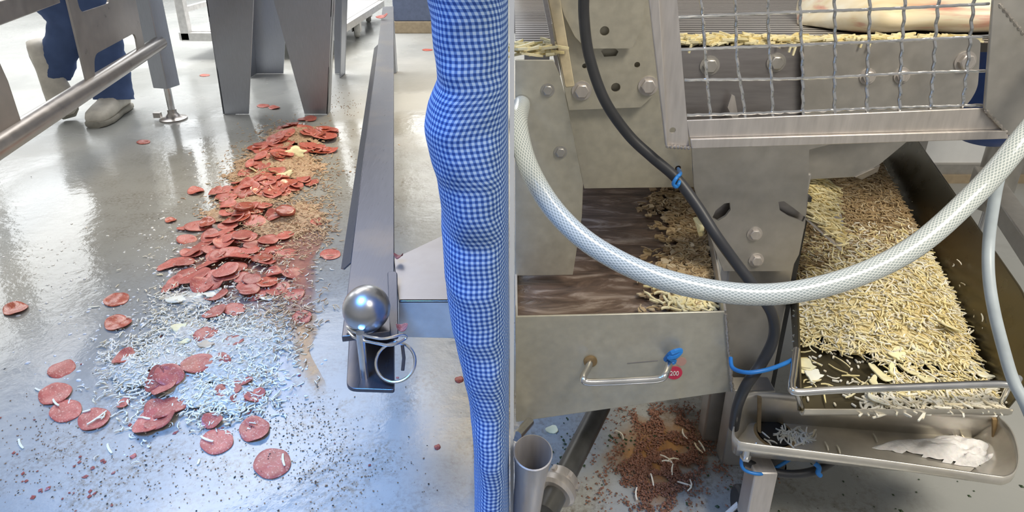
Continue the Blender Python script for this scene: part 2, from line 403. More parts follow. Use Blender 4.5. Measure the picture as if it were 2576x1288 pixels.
def liquid_or_shade(name, col, alpha0, alpha1, scale, rough=.1, col2=None, bump=.15):
    m, t, b = mat(name); g = nd(t, 'ShaderNodeNewGeometry')
    n = nd(t, 'ShaderNodeTexNoise', i_Scale=scale, i_Detail=6.0, i_Roughness=.62); t.links.new(g.outputs['Position'], n.inputs['Vector'])
    t.links.new(ramp(t, n.outputs[0], [(.3, col), (.7, col2 or col)]), b.inputs['Base Color'])
    u = nd(t, 'ShaderNodeUVMap'); sx = nd(t, 'ShaderNodeSeparateXYZ'); t.links.new(u.outputs[0], sx.inputs[0])
    ad = nd(t, 'ShaderNodeMath', operation='MULTIPLY_ADD', i_1=.9); t.links.new(n.outputs[0], ad.inputs[0]); 
    q = nd(t, 'ShaderNodeMapRange', i_1=0.0, i_2=1.0, i_3=0.0, i_4=.72); t.links.new(sx.outputs[0], q.inputs[0]); t.links.new(q.outputs[0], ad.inputs[2])
    al = nd(t, 'ShaderNodeMapRange', i_1=.50, i_2=1.15, i_3=alpha0, i_4=alpha1); t.links.new(ad.outputs[0], al.inputs[0])
    t.links.new(al.outputs[0], b.inputs['Alpha']); b.inputs['Roughness'].default_value = rough
    bp = nd(t, 'ShaderNodeBump', i_Strength=bump, i_Distance=.004); t.links.new(n.outputs[0], bp.inputs['Height']); t.links.new(bp.outputs[0], b.inputs['Normal'])
    return m
M['sauce'] = liquid_or_shade('orange_sauce_water', (.46, .20, .05), 0, .7, 40, .12, (.55, .28, .10))
M['milk'] = liquid_or_shade('milky_water', (.60, .60, .62), 0, .75, 20, .06)
M['red_water'] = liquid_or_shade('red_sauce_water', (.46, .15, .11), 0, .8, 24, .12, (.55, .30, .22))
def brown_water():
    m, t, b = mat('brown_wash_water'); g = nd(t, 'ShaderNodeNewGeometry')
    mp = nd(t, 'ShaderNodeMapping'); mp.inputs['Scale'].default_value = (5, 16, 5); mp.inputs['Rotation'].default_value = (0, 0, .25); t.links.new(g.outputs['Position'], mp.inputs[0])
    n = nd(t, 'ShaderNodeTexNoise', i_Scale=2.2, i_Detail=7.0, i_Roughness=.62); n.inputs['Distortion'].default_value = 1.2; t.links.new(mp.outputs[0], n.inputs['Vector'])
    t.links.new(ramp(t, n.outputs[0], [(.32, (.050, .034, .026)), (.52, (.13, .088, .066)), (.72, (.40, .33, .28))]), b.inputs['Base Color'])
    b.inputs['Roughness'].default_value = .18
    bp = nd(t, 'ShaderNodeBump', i_Strength=.5, i_Distance=.006); t.links.new(n.outputs[0], bp.inputs['Height']); t.links.new(bp.outputs[0], b.inputs['Normal'])
    return m
M['brown_water'] = brown_water()
def belt_mat():
    m, t, b = mat('wire_belt'); g = nd(t, 'ShaderNodeNewGeometry')
    wv = nd(t, 'ShaderNodeTexWave', i_Scale=17.0, i_Distortion=.3); wv.bands_direction = 'Y'; t.links.new(g.outputs['Position'], wv.inputs['Vector'])
    t.links.new(ramp(t, wv.outputs[0], [(.35, (.06, .055, .05)), (.6, (.62, .59, .57))]), b.inputs['Base Color'])
    b.inputs['Metallic'].default_value = .6; b.inputs['Roughness'].default_value = .35
    return m
M['belt'] = belt_mat()
def glow(name, col, s):
    m, t, b = mat(name); b.inputs['Base Color'].default_value = (*col, 1)
    b.inputs['Emission Color'].default_value = (*col, 1); b.inputs['Emission Strength'].default_value = s; return m
M['glare_window'] = glow('glare_pane', (.95, .98, 1), 3.2)  # glow of the added windows

# ------------------------------------------------------------------ the setting
structure(MB().box((-.5, 3.2, -.05), (9, 9.6, .1)).build('floor', M['floor']))
structure(MB().box((-2.2, 7.6, 1.6), (5.6, .2, 3.2)).build('wall_back', M['white']))
structure(MB().box((-4.9, 3.2, 1.6), (.2, 9.6, 3.2)).build('wall_left', M['white']))
WR = PZ(2400, 457).y
structure(MB().box((2.2, WR+.11, 1.6), (2.8, .2, 3.2)).build('wall_right', M['white']))
zb1, zb2 = PY(2400, 437, WR).z, PY(2400, 412, WR).z
structure(MB().box((2.2, WR, zb1/2), (2.8, .03, zb1)).build('baseboard_right', M['tan']))
structure(MB().box((2.2, WR+.004, (zb1+zb2)/2), (2.8, .02, zb2-zb1)).build('trim_2', M['panel2']))
for i, x in enumerate((-3.9, -2.3, -.7)):  # unseen windows added for their reflection on the wet floor
    fr = structure(MB().box((x, 7.49, 2.3), (1.3, .06, 1.7)).build('glare_window_%d' % (i+1), M['white'], bevel=.01))
    MB().box((x, 7.45, 2.3), (1.16, .03, 1.56)).build('pane', M['glare_window'], fr)
for i, y in enumerate((4.2, 5.8)):  # more unseen windows, added to carry the floor glare further left
    fr = structure(MB().box((-4.79, y, 2.2), (.06, 1.4, 1.9)).build('glare_window_%d' % (i+4), M['white'], bevel=.01))
    MB().box((-4.75, y, 2.2), (.03, 1.26, 1.76)).build('pane', M['glare_window'], fr)
# added white upright, stands in for the blank gutter between the two views
structure(MB().box((0, .60, 1.3), (.0042, .10, 2.6)).build('gutter_upright', M['white']))

# ------------------------------------------------------------------ left bay: tube frame
UPZ = V((0, 0, 1))
R1, R2 = P(402, 108, 2.50), P(13, 370, 1.384); R2.z = R1.z
rd = (R1-R2).normalized(); rn = rd.cross(UPZ).normalized()
if rn.dot(EYE-R1) < 0: rn = -rn
END = R2 - rd*.62
foot = PZ(437, 300)
fr = thing('conveyor_stand', 'steel conveyor frame with slanting round rail and levelling foot beside the walking person', 'frame', (foot.x, foot.y, 0))
MB().tube([END, R2, R1], .0275, 20).build('rail', M['steel_tube'], fr)
# square post turned so that two faces show
def post_at(p, z0, z1, s, yaw): return MB().box((p.x, p.y, (z0+z1)/2), (s, s, z1-z0), Matrix.Rotation(yaw, 3, 'Z'))
post_at(foot, .145, 1.0, .072, math.radians(-14)).build('post', M['steel_leg'], fr, bevel=.003)
ft = MB(); ft.tube([(foot.x, foot.y, .15), (foot.x, foot.y, .012)], .014, 14).build('foot_rod', M['steel_bright'], fr)
fp = MB().lathe([(.055, 0), (.055, .006), (.03, .014), (.018, .03), (.018, .045), (0, .045)], Matrix.Translation((foot.x, foot.y, 0)))
fp.box((foot.x-.06, foot.y-.01, .022), (.03, .016, .022)); fp.build('foot_pad', M['steel_tube'], fr)
e2 = V((END.x, END.y, 0)); post_at(e2, .0, .9, .072, .3).build('post', M['steel_leg'], fr, bevel=.003)
def rp(x, y): return PL(x, y, R1, rn)
holes = [rounded([rp(228, 150), rp(275, 118), rp(338, 80), rp(352, 124), rp(236, 200)], [.03, .0, .03, .0, .0]) ]
pl = rounded([rp(163, 10), rp(340, 10), rp(362, 128), rp(346, 136), rp(337, 84), rp(230, 138), rp(232, 196), rp(214, 210)], [0, 0, 0, 0, .035, .035, 0, 0])
pl = rounded([rp(150, -60), rp(176, -60), rp(196, 33), rp(272, 8), rp(258, -60), rp(325, -60), rp(362, 126), rp(345, 136), rp(336, 82), rp(231, 138), rp(234, 200), rp(215, 212)], [0, 0, .03, .03, 0, 0, 0, 0, .035, .035, 0, 0])
holed(pl, [], rn, .006).build('bracket_plate', M['steel_tube'], fr, smooth=0)
pl = [rp(-60, 60), rp(-12, 150), rp(13, 205), rp(50, 318), rp(0, 350), rp(-60, 250)]
holed(pl, [], rn, .006).build('bracket_plate', M['steel_tube'], fr, smooth=0)
MB().bar(rp(-260, 110), rp(120, -16), .05, .05).build('upper_beam', M['steel_tube'], fr, bevel=.003)

# ------------------------------------------------------------------ left bay: walking person behind the frame
def shoe(name, heel, toe, up, parent, wd=.105):
    heel, toe = V(heel), V(toe); x = (toe-heel); L = x.length; x.normalize(); up = V(up); s = up.cross(x).normalized(); up = x.cross(s)
    def sec(t, w_, z0, z1, n=18, pw=.7):
        out = []
        for k in range(n):
            a = 2*PI*k/n; ca, sa = math.cos(a), math.sin(a)
            yy = math.copysign(abs(ca)**pw, ca)*w_/2; zz = (z0+z1)/2+math.copysign(abs(sa)**pw, sa)*(z1-z0)/2
            out.append(heel+x*(t*L)+s*yy+up*zz)
        return out
    body = [(0, .045, .02, .075), (.03, .068, .018, .10), (.12, .078, .018, .115), (.3, .08, .018, .118), (.42, .084, .018, .105), (.55, .093, .018, .088), (.7, .1, .018, .078), (.85, .098, .018, .068), (.95, .078, .018, .055), (1, .04, .02, .04)]
    k = wd/.105
    o = MB().loft([sec(t, w_*k, a, b_) for t, w_, a, b_ in body]).build(name, M['shoe'], parent, smooth=80)
    sl = [(-.015, .05), (.02, .075), (.15, .085), (.4, .082), (.6, .1), (.8, .108), (.95, .088), (1.02, .05)]
    MB().loft([sec(t, w_*k, 0, .028, pw=.45) for t, w_ in sl]).build('sole', M['sole'], o, smooth=60)
    return o
def limb(mb, path, radii, seg=20, fold=.0, seed=0, squash=1.0):
    pts = spline(path, 8); n = len(pts); rr = []
    for i in range(n):
        t = i/(n-1)*(len(radii)-1); a = int(min(t, len(radii)-2)); rr.append(radii[a]+(radii[a+1]-radii[a])*(t-a))
    o = len(mb.v); mb.tube(pts, rr, seg)
    for i in range(o, len(mb.v)):
        p = V(mb.v[i]); q = noise.noise(p*24+V((seed, 0, 0)))+.6*noise.noise(V((p.x*10, p.y*10, p.z*55+seed)))
        ring = min((i-o)//seg, n-1); d = (p-pts[ring])
        mb.v[i] = tuple(p+d.normalized()*q*fold if d.length > 1e-6 else p)
hr, trr = PZ(318, 272), PZ(240, 322)
hl, tl = P(92, 112, 2.62), PZ(176, 300)
pc = (hr+tl)/2; pc.z = 0
per = thing('person', 'person in blue work trousers and white safety shoes walking behind the conveyor frame', 'person', pc)
shoe('shoe', hr, trr, (0, 0, 1), per)
shoe('shoe', hl+V((0, 0, .0)), tl+V((.0, 0, .012)), (.55, -.75, .35), per)
hipc = V(((hr.x+tl.x)/2-.02, hr.y+.0, .92))
tb = MB()
ar = hr.lerp(trr, .22)+V((0, 0, .095))
limb(tb, [ar+V((.0, -.02, -.03)), ar+V((0, 0, .06)), ar+V((0, .0, .22)), ar+V((.0, -.03, .42)), hipc+V((.09, 0, -.12)), hipc+V((.07, 0, .02))], [.078, .072, .074, .085, .10, .11], 22, .007, 3)
al_ = hl.lerp(tl, .27)+V((.0, .0, 0))
limb(tb, [al_+V((.050, -.035, -.035)), al_+V((.088, -.02, .05)), al_+V((.155, -.02, .20)), hipc+V((-.06, -.13, -.30)), hipc+V((-.08, 0, .0))], [.062, .066, .070, .085, .115], 22, .008, 9)
tb.loft([[hipc+V((math.cos(2*PI*k/20)*a, math.sin(2*PI*k/20)*b, z)) for k in range(20)] for z, a, b in ((-.12, .14, .09), (-.04, .18, .12), (.06, .18, .125), (.14, .165, .115))])
tb.build('trousers', M['denim'], per, smooth=70)
bd = MB()
bd.loft([[hipc+V((math.cos(2*PI*k/20)*a, math.sin(2*PI*k/20)*b, z)) for k in range(20)] for z, a, b in ((.10, .17, .12), (.25, .16, .115), (.40, .19, .13), (.52, .21, .12), (.57, .15, .10), (.60, .06, .06))])
for s_ in (-1, 1):
    limb(bd, [hipc+V((s_*.19, 0, .50)), hipc+V((s_*.24, .0, .24)), hipc+V((s_*.25, -.10, .02))], [.06, .05, .042], 14, .003, s_)
bd.build('jacket', M['white'], per, smooth=70)
hd = MB().lathe([(0, -.02), (.05, 0), (.052, .06), (.075, .10), (.082, .16), (.078, .22), (.05, .265), (0, .28)], Matrix.Translation(hipc+V((0, 0, .58)))).build('head', M['skin'], per, smooth=80)

# ------------------------------------------------------------------ left bay: stand with tapered legs
def fl(x, y): return PZ(x, y, 0)
Lf, Rf = fl(595, 290), fl(795, 286); Yf = (Lf.y+Rf.y)/2
st = thing('machine_stand', 'heavy steel machine stand on tapered plate legs above the far end of the spill', 'machine stand', ((Lf.x+Rf.x)/2, Yf, 0))
def tleg(bl, br, tlx, trx, y, ytop, flange, back):
    a, b = PY(bl[0], bl[1], y), PY(br[0], br[1], y); a.z = b.z = .002
    k = ytop
    c, d = PY(trx, 0, y), PY(tlx, 0, y)
    e = .85/c.z      # carry the taper up past the picture edge
    ra, rb = a+(d-a)*((.85)/d.z), b+(c-b)*(.85/c.z)
    m = MB().prism([a, b, rb, ra], (0, .006, 0))
    if flange:      # folded side
        f0, f1 = (b, rb) if flange > 0 else (a, ra)
        m.prism([f0, f0+V((0, back, 0)), f1+V((0, back, 0)), f1], (-.006*flange, 0, 0))
    return m.build('leg', M['steel_leg'], st, bevel=.0015)
tleg((563, 290), (626, 290), 518, 638, Yf, 1, -1, .10)
tleg((766, 287), (824, 287), 688, 836, Yf, 1, 1, .05)
Yb = fl(680, 186).y
tleg((644, 187), (713, 187), 630, 722, Yb, 1, -1, -.10)
tleg((842, 184), (868, 184), 838, 874, Yb, 1, 1, -.10)
tp = MB().box(((Lf.x+Rf.x)/2, (Yf+Yb)/2, .93), (.78, .9, .2)); tp.build('body', M['steel_leg'], st, bevel=.01)

# ------------------------------------------------------------------ trolley in the far background
c0 = PZ(462, 100, .12); y0, y1 = c0.y, PZ(945, 15, .12).y; x0, x1 = c0.x, PZ(873, 72, .12).x
tro = thing('trolley', 'pale metal rack trolley on castors in the bright background behind the tapered legs', 'trolley', ((x0+x1)/2, (y0+y1)/2, 0))
m = MB()
for a, b in (((x0, y0), (x1, y0)), ((x0, y1), (x1, y1)), ((x0, y0), (x0, y1)), ((x1, y0), (x1, y1))): m.bar((*a, .14), (*b, .14), .05, .05)
m.build('base_frame', M['trolley'], tro, bevel=.003)
for (x, y) in ((x0+.025, y0), (x0+.025, y1), (x1-.025, y1)):
    MB().box((x, y, .80), (.05, .05, 1.36)).build('upright', M['trolley'], tro, bevel=.003)
for z in (.30, .40, .50, .62, .74):
    MB().bar((x0+.03, y0, z), (x0+.03, y1, z), .03, .03).build('rung', M['trolley'], tro)
MB().box(((x0+x1)/2, (y0+y1)/2, .165), (x1-x0-.04, y1-y0-.04, .008)).build('deck', M['trolley'], tro)
for (x, y) in ((x0+.2, y0+.08), (x1-.02, y0+.75), (x0+.1, y1-.1), (x1-.1, y1-.1)):
    w_ = MB().lathe([(.02, -.02), (.05, -.02), (.056, -.01), (.056, .01), (.05, .02), (.02, .02)], frame_to((x, y, .056), (1, .3, 0))).build('castor_wheel', M['rubber_pale'], tro, smooth=50)
    k = MB(); k.box((x-.028, y, .085), (.006, .05, .08)); k.box((x+.028, y, .085), (.006, .05, .08)); k.box((x, y, .122), (.07, .06, .01)); k.build('castor_fork', M['trolley'], tro)

# ------------------------------------------------------------------ blue-grey bin behind the bar
a, b = PZ(992, 84, .0), PZ(1150, 84, 0)
bn = thing('bin', 'dark blue-grey bin with tan lower edge far behind the long steel bar', 'bin', ((a.x+b.x)/2, a.y+.3, 0))
MB().box(((a.x+b.x)/2, a.y+.3, .37), (b.x-a.x, .6, .56)).build('body', M['bluegrey'], bn, bevel=.01)
MB().box(((a.x+b.x)/2, a.y+.3, .045), (b.x-a.x, .61, .09)).build('skirt', M['tan'], bn, bevel=.004)

# ------------------------------------------------------------------ long steel bar with ball and hitch pin
ZB = .352
nr, fr_ = PZ(992, 832, ZB), PZ(990, 16, ZB)
bd_ = (fr_-nr).normalized(); bs = V((-bd_.y, bd_.x, 0))       # bs points left
W = .060
bar = thing('barrier_bar', 'long dark steel bar running away from the camera beside the spill', 'bar', (nr.x-.03, nr.y, 0))
nl, fl_ = nr+bs*W, fr_+bs*W
MB().prism([nr, fr_, fl_, nl], (0, 0, -.008)).build('top_plate', M['steel_dark'], bar, bevel=.001)
L = (fr_-nr).length
def onbar(t, s_): return nr+bd_*t+bs*s_
t0 = (PZ(880, 660, ZB)-nr).dot(bd_); t1 = (PZ(940, 112, ZB)-nr).dot(bd_)
m = MB(); q = [onbar(t0, W), onbar(t1, W), onbar(t1, W+.016)-V((0, 0, .014)), onbar(t0+.012, W+.016)-V((0, 0, .014)), onbar(t0, W+.010)-V((0, 0, .009))]
m.prism(q, (-.0, 0, -.003)); m.build('side_flange', M['steel_dark'], bar, bevel=.001)
ZL = .300
c = [PZ(872, 986, ZL), PZ(993, 990, ZL), PZ(993, 830, ZL), PZ(880, 830, ZL)]
MB().prism(rounded(c, [.012, .004, 0, 0]), (0, 0, .005)).build('lower_plate', M['steel_dark'], bar, bevel=.001)
MB().box((nr+bs*.03+bd_*.07)-V((0, 0, .025)), (.05, .006, .05)).build('spacer_plate', M['steel_dark'], bar)
pn = PZ(918, 948, ZL+.005)
MB().tube([pn, pn+V((0, 0, .062))], .0048, 14).build('hitch_pin', M['steel_bright'], bar)
bc = PZ(922, 776, ZB+.027)
s_ = MB(); n_ = 24; s_.lathe([(.0275*math.sin(PI*i/n_), -.0275*math.cos(PI*i/n_)) for i in range(n_+1)], Matrix.Translation(bc), 32)
s_.lathe([(.012, 0), (.012, .02)], Matrix.Translation((bc.x, bc.y, ZB)), 16); s_.build('ball_knob', M['steel_ball'], bar, smooth=80)
# side flap of the bar near the ball and the wire clip with its ring
m = MB(); q = [PZ(975, 690, ZB+.004), PZ(1000, 690, ZB+.004), PZ(1003, 855, ZB-.004), PZ(982, 855, ZB-.004)]; m.prism(rounded(q, .008), (0, 0, .005)); m.build('side_flap', M['steel_dark'], bar, bevel=.001)
clip = spline([PZ(872, 822, ZB+.005), PZ(890, 848, ZB+.006), PZ(940, 862, ZB+.006), PZ(985, 868, ZB+.004), PZ(1020, 852, ZB+.004), PZ(1012, 842, ZB+.010), PZ(960, 852, ZB+.012), PZ(900, 838, ZB+.012), PZ(872, 822, ZB+.008)], 8)
MB().tube(clip, .0016, 8).build('wire_clip', M['steel_bright'], bar)
rc = P(995, 911, .70); rx = V((1, 0, 0)); ry = (EYE-rc).normalized().cross(rx).normalized()
MB().tube([rc+rx*math.cos(2*PI*k/40)*.0225-ry*math.sin(2*PI*k/40)*.0215 for k in range(40)], .0018, 8, loop=True).build('pull_ring', M['steel_bright'], bar)
MB().tube([P(1012, 868, .699), P(1016, 900, .697), P(1013, 932, .695)], .002, 8).build('ring_tab', M['steel_dark'], bar)
# cross beam that carries the bar
zt = ZB-.004
q = [PZ(1003, 757, zt), PZ(1160, 757, zt), PZ(1165, 568, zt), PZ(990, 650, zt)]
MB().prism(q, (0, 0, -.003)).build('cross_beam_top', M['plate_dark'], bar, bevel=.0008)
q = [PZ(1003, 757, zt), PZ(1160, 757, zt)]; q2 = [PY(1160, 852, q[1].y), PY(1003, 848, q[0].y)]
MB().prism(q+q2, (0, .004, 0)).build('cross_beam_face', M['trolley'], bar, bevel=.0008)  # paler metal than the top stands in for the bright reflection here
MB().box((-.045, .80, .17), (.04, .04, .345)).build('beam_leg', M['steel_leg'], bar)
MB().box(tuple(fr_+bs*.03-bd_*.1-V((0, 0, ZB/2+.005))), (.05, .05, ZB-.012)).build('bar_leg', M['steel_leg'], bar)
# ------------------------------------------------------------------ person in checked trousers, close at the edge of the left bay
YP = .56
sil = [(13, 1085), (60, 1088), (110, 1093), (150, 1100), (185, 1104), (215, 1092), (250, 1078), (290, 1073), (330, 1078), (370, 1088), (420, 1104), (480, 1112), (560, 1115), (640, 1119), (720, 1130), (800, 1142), (880, 1160), (960, 1180), (1040, 1189), (1140, 1194), (1288, 1197)]
rings = []; uvs = []
def leg_ring(z, X, dep, fold=0):
    g = []; uu = []; n = 40; xr = -.0035; cxm = (X+xr)/2; hw = (xr-X)/2; per_ = 0
    for k in range(n):
        a = 2*PI*k/n; ca, sa = math.cos(a), math.sin(a)
        x_ = cxm + hw*(math.copysign(abs(ca)**.55, ca) if ca > 0 else -abs(ca)**.9); y_ = YP+dep*math.copysign(abs(sa)**.9, sa)
        nzv = noise.noise(V((x_*30, y_*20, z*14)))*.004+noise.noise(V((x_*18, y_*30, z*55)))*.0022
        p = V((x_, y_, z)); 
        if ca < .6: p += V((ca*.3, sa, 0))*nzv*(1 if sa < 0 else .4)*1.3
        g.append(p); 
    per_ = 0
    for k in range(n):
        uu.append((per_, z)); per_ += (g[(k+1) % n]-g[k]).length
    uu.append((per_, z)); return g, uu
prof = []
for y, xl in sil:
    d = CP*YP/(1-SP*(y+200)/1650); v = (y+200)/1650*d; prof.append((H-v, (xl-CX)/F*d, .072 if y < 500 else .066))
prof = [(1.02, -.10, .11), (.93, -.098, .105), (.84, -.092, .092), (.79, -.083, .08)]+prof+[(.08, -.048, .064), (.045, -.05, .066)]
# resample finely for smooth folds
fine = []
for i in range(len(prof)-1):
    a, b = prof[i], prof[i+1]
    for k in range(5):
        t = k/5; fine.append(tuple(a[j]+(b[j]-a[j])*t for j in range(3)))
fine.append(prof[-1])
# smooth silhouette
for _ in range(2): fine = [fine[0]]+[tuple((fine[i-1][j]+2*fine[i][j]+fine[i+1][j])/4 for j in range(3)) for i in range(1, len(fine)-1)]+[fine[-1]]
for z, X, dp in fine:
    g, uu = leg_ring(z, X, dp); rings.append(g); uvs.append(uu)
pw = thing('person', 'person in blue and white checked trousers standing close to the camera beside the long bar', 'person', (-.04, YP, 0))
MB().loft(rings, True, 0, uvs).build('trousers', M['check'], pw, smooth=80)
shoe('shoe', (-.036, YP-.02, 0), (-.036, YP-.28, 0), (0, 0, 1), pw, .068)

# ================================================================== right bay: conveyor machine
def hexbolt(mb, c, n, r, h=None):
    h = h or r*.7; f = frame_to(c, n)
    mb.lathe([(r*1.35, -.001), (r*1.35, .0015), (0, .0015)], f, 24)
    o = len(mb.v); mb.lathe([(r, .001), (r, h*.85), (r*.86, h), (0, h)], f, 6)
NY = V((0, -1, 0))
YA, YBp, YC, YD, YG, YS, YK = .72, .800, .788, .776, .66, .80, .74
mach = thing('conveyor_machine', 'stainless steel topping conveyor machine with bolted side panels and tapered column bracket', 'machine', (.35, .85, 0))
def sheet(pts, y, th=.003, holes=(), r=0, name='side_panel', m='panel', n=None, parent=mach, bevel=.0008):
    o = [PY(x, yy, y) for x, yy in pts]
    if r: o = rounded(o, r)
    hs = [circ(PY(x, yy, y), q, (0, 1, 0)) if not isinstance(q, list) else [PY(a, b, y) for a, b in q] for x, yy, q in holes]
    return holed(o, hs, (0, 1, 0), th).build(name, M[m], parent, smooth=0, bevel=bevel if not hs else 0)
pA = sheet([(1296, 151), (1392, 151), (1408, 188), (1422, 240), (1467, 462), (1464, 545), (1441, 692), (1296, 694)], YA)
b = MB(); hexbolt(b, PY(1378, 226, YA), NY, .0062); b.build('bolt', M['panel2'], pA)
b = MB(); hexbolt(b, PY(1410, 382, YA), NY, .0062); b.build('bolt', M['panel2'], pA)
pB = sheet([(1385, 60), (1680, 60), (1728, 300), (1748, 350), (1750, 470), (1470, 474)], YBp, holes=[(1706, 424, .0045)])
pC = sheet([(1405, 0), (1645, 0), (1655, 228), (1612, 270), (1432, 277), (1412, 190)], YC, holes=[(1471, 166, .0034), (1603, 163, .0038), (1549, 220, .0062), (0, 0, [(1512, 128), (1522, 122), (1548, 122), (1556, 130), (1550, 141), (1520, 143)])], name='bracket_plate', m='panel')
for x, y in ((1463, 228), (1630, 216)):
    b = MB(); hexbolt(b, PY(x, y, YC), NY, .0098); b.build('bolt', M['guard'], pC)
pD = sheet([(1402, -20), (1420, 40), (1446, 92), (1474, 122), (1590, 122), (1614, 70), (1626, -20)], YD, holes=[(1521, 78, .006)], name='hanger_plate', m='panel')
MB().prism([PY(1364, -10, .745), PY(1376, -10, .745), PY(1410, 190, .745), PY(1403, 195, .745)], (0, .02, 0)).build('edge_strip', M['plate_dark'], mach, bevel=.0005)
MB().prism(rounded([PY(1377, -10, .757), PY(1408, -10, .757), PY(1446, 218, .757), PY(1422, 221, .757)], .003), (0, .016, 0)).build('wear_bar', M['cream'], mach, bevel=.001)
# column bracket, its slots and bolts, and the square column
slotL = [(1792, 548), (1800, 530), (1822, 512), (1836, 510), (1838, 528), (1826, 544), (1806, 556)]
slotR = [(1958, 508), (1972, 506), (1992, 520), (2026, 546), (2020, 558), (1984, 544), (1962, 530)]
pK = sheet([(1738, 330), (1746, 470), (1768, 548), (1820, 682), (1988, 682), (2010, 640), (2026, 560), (2034, 440), (2037, 330)], YK, .004, holes=[(0, 0, slotL), (0, 0, slotR)], name='column_bracket', m='panel2')
MB().prism([PY(1780, 490, YK+.012), PY(2034, 490, YK+.012), PY(2024, 575, YK+.012), PY(1786, 575, YK+.012)], (0, .004, 0)).build('slot_backing', M['plate_dark'], pK)
for x, y in ((1898, 588), (1902, 654)):
    b = MB(); hexbolt(b, PY(x, y, YK), NY, .0078); b.build('bolt', M['guard'], pK)
a, c = PY(1832, 684, .765), PY(1996, 684, .765)
MB().box(((a.x+c.x)/2, .765+.015, .24), (c.x-a.x, .03, .48)).build('column', M['panel2'], mach, bevel=.003)
MB().box((c.x+.006, .80, .27), (.010, .05, .34)).build('column_gap_shade', M['black'], mach)  # black strip stands in for the dark gap beside the column
# side plates behind the guard, with bolts, and the hopper underside
pS = sheet([(1690, 122), (2030, 108), (2030, 380), (1690, 380)], YS+.006, .004, name='side_plate', m='plate_dark')
for x, y, r in ((1785, 165, .0098), (1952, 157, .0095)):
    b = MB(); hexbolt(b, PY(x, y, YS+.006), NY, r); b.build('bolt', M['panel2'], pS)
MB().prism([PY(1828, 268, YS-.004), PY(1838, 236, YS-.004), PY(1846, 240, YS-.004), PY(1856, 300, YS-.004), PY(1842, 300, YS-.004)], (0, -.004, 0)).build('fin', M['guard'], pS)
pT = sheet([(2022, 109), (2440, 93), (2468, 100), (2466, 130), (2460, 222), (2436, 262), (2400, 285), (2022, 380)], YS-.005, .004, r=[0, 0, .012, 0, .02, .02, 0, 0], name='side_plate', m='panel2')
for x, y, r in ((2182, 192, .008), (2268, 190, .008), (2427, 155, .0105)):
    b = MB(); hexbolt(b, PY(x, y, YS-.005), NY, r); b.build('bolt', M['guard'], pT)
sheet([(2030, 330), (2345, 330), (2288, 352), (2212, 415), (2160, 445), (2030, 452)], YS+.01, .003, name='hopper_plate', m='panel2')
q = [PY(2152, 446, YS+.008), PY(2200, 424, YS+.008), PY(2214, 416, YS+.05), PY(2208, 432, YS+.05), PY(2168, 452, YS+.02)]
MB().prism(q, (0, .002, .0)).build('hopper_lip', M['guard'], mach)
# wire belt with its bed, and the return roller at the left
zb = PY(1900, 116, YS+.01).z
bl = MB(); bl.box((.55, 1.20, zb-.006), (1.09, .74, .012)); bl.build('wire_belt', M['belt'], mach)
MB().tube([(.006, 1.02, zb+.075), (.30, 1.02, zb+.075)], .038, 28).build('roller', M['panel'], mach, smooth=60)
MB().box((.55, 1.62, zb+.03), (1.09, .02, .30)).build('far_side_plate', M['plate_dark'], mach)
for z0, x in ((zb/2, .06), (zb/2, 1.02)): MB().box((x, 1.48, z0-.01), (.06, .06, 2*z0-.024)).build('leg', M['panel2'], mach)

# ------------------------------------------------------------------ mesh guard
gd = thing('mesh_guard', 'welded steel guard frame with crimped wire mesh in front of the belt', 'guard', PY(2100, 340, YG))
o = [PY(x, y, YG) for x, y in ((1628, -20), (1704, -20), (1732, 298), (1738, 368), (1674, 364), (1650, 200))]
holed([PY(x, y, YG) for x, y in ((1654, -20), (1702, -20), (1734, 372), (1676, 366))], [circ(PY(1692, 328, YG), .0036, (0, 1, 0))], (0, 1, 0), .003).build('frame_bar', M['guard'], gd, smooth=0)
MB().prism([PY(1628, -20, YG), PY(1655, -20, YG), PY(1678, 366, YG), PY(1672, 364, YG)], (0, -.006, 0)).build('frame_flange', M['guard'], gd, bevel=.001)
MB().prism([PY(1727, 303, YG), PY(2474, 272, YG), PY(2528, 326, YG), PY(1734, 348, YG)], (0, .003, 0)).build('frame_bar', M['guard'], gd, bevel=.001)
MB().prism([PY(1734, 347, YG), PY(2528, 325, YG), PY(2530, 346, YG), PY(1737, 371, YG)], (0, -.005, 0)).build('frame_flange', M['guard'], gd, bevel=.001)
MB().prism([PY(2494, -20, YG), PY(2640, -20, YG), PY(2640, 345, YG), PY(2528, 338, YG), PY(2471, 272, YG)], (0, -.004, 0)).build('corner_plate', M['panel2'], gd, bevel=.001)
def bead(p, q, name='weld_bead', n=14, r=.0021):
    pts = [p.lerp(q, i/n) for i in range(n+1)]
    MB().tube([x+V((0, -.003, 0)) for x in pts], [r*(.75+.5*(i % 2)) for i in range(n+1)], 8).build(name, M['weld'], gd)
bead(PY(2474, 274, YG), PY(2530, 336, YG)); bead(PY(2506, 8, YG), PY(2570, 86, YG)); bead(PY(1674, 366, YG), PY(1736, 370, YG))
def wire(a, b_, name='mesh_wire', cr=.0011, wob=0, ph=0):
    p, q = PY(*a, YG+.004), PY(*b_, YG+.004); n = 54; L = (q-p).length; side = (q-p).normalized().cross(V((0, 1, 0)))
    pts = [p.lerp(q, i/n)+V((0, math.sin(i/n*L/.0165*2*PI/1.0+ph)*cr, 0))+side*wob*math.sin(i/n*PI*2.2+ph) for i in range(n+1)]
    MB().tube(pts, .00175, 8).build(name, M['steel_bright'], gd)
for i, (a, b_) in enumerate((((1700, 44), (2488, 10)), ((1712, 126), (2488, 92)), ((1722, 204), (2478, 180)), ((1728, 290), (2470, 264)))): wire(a, b_, wob=.0012 if i == 2 else .0004, ph=i)
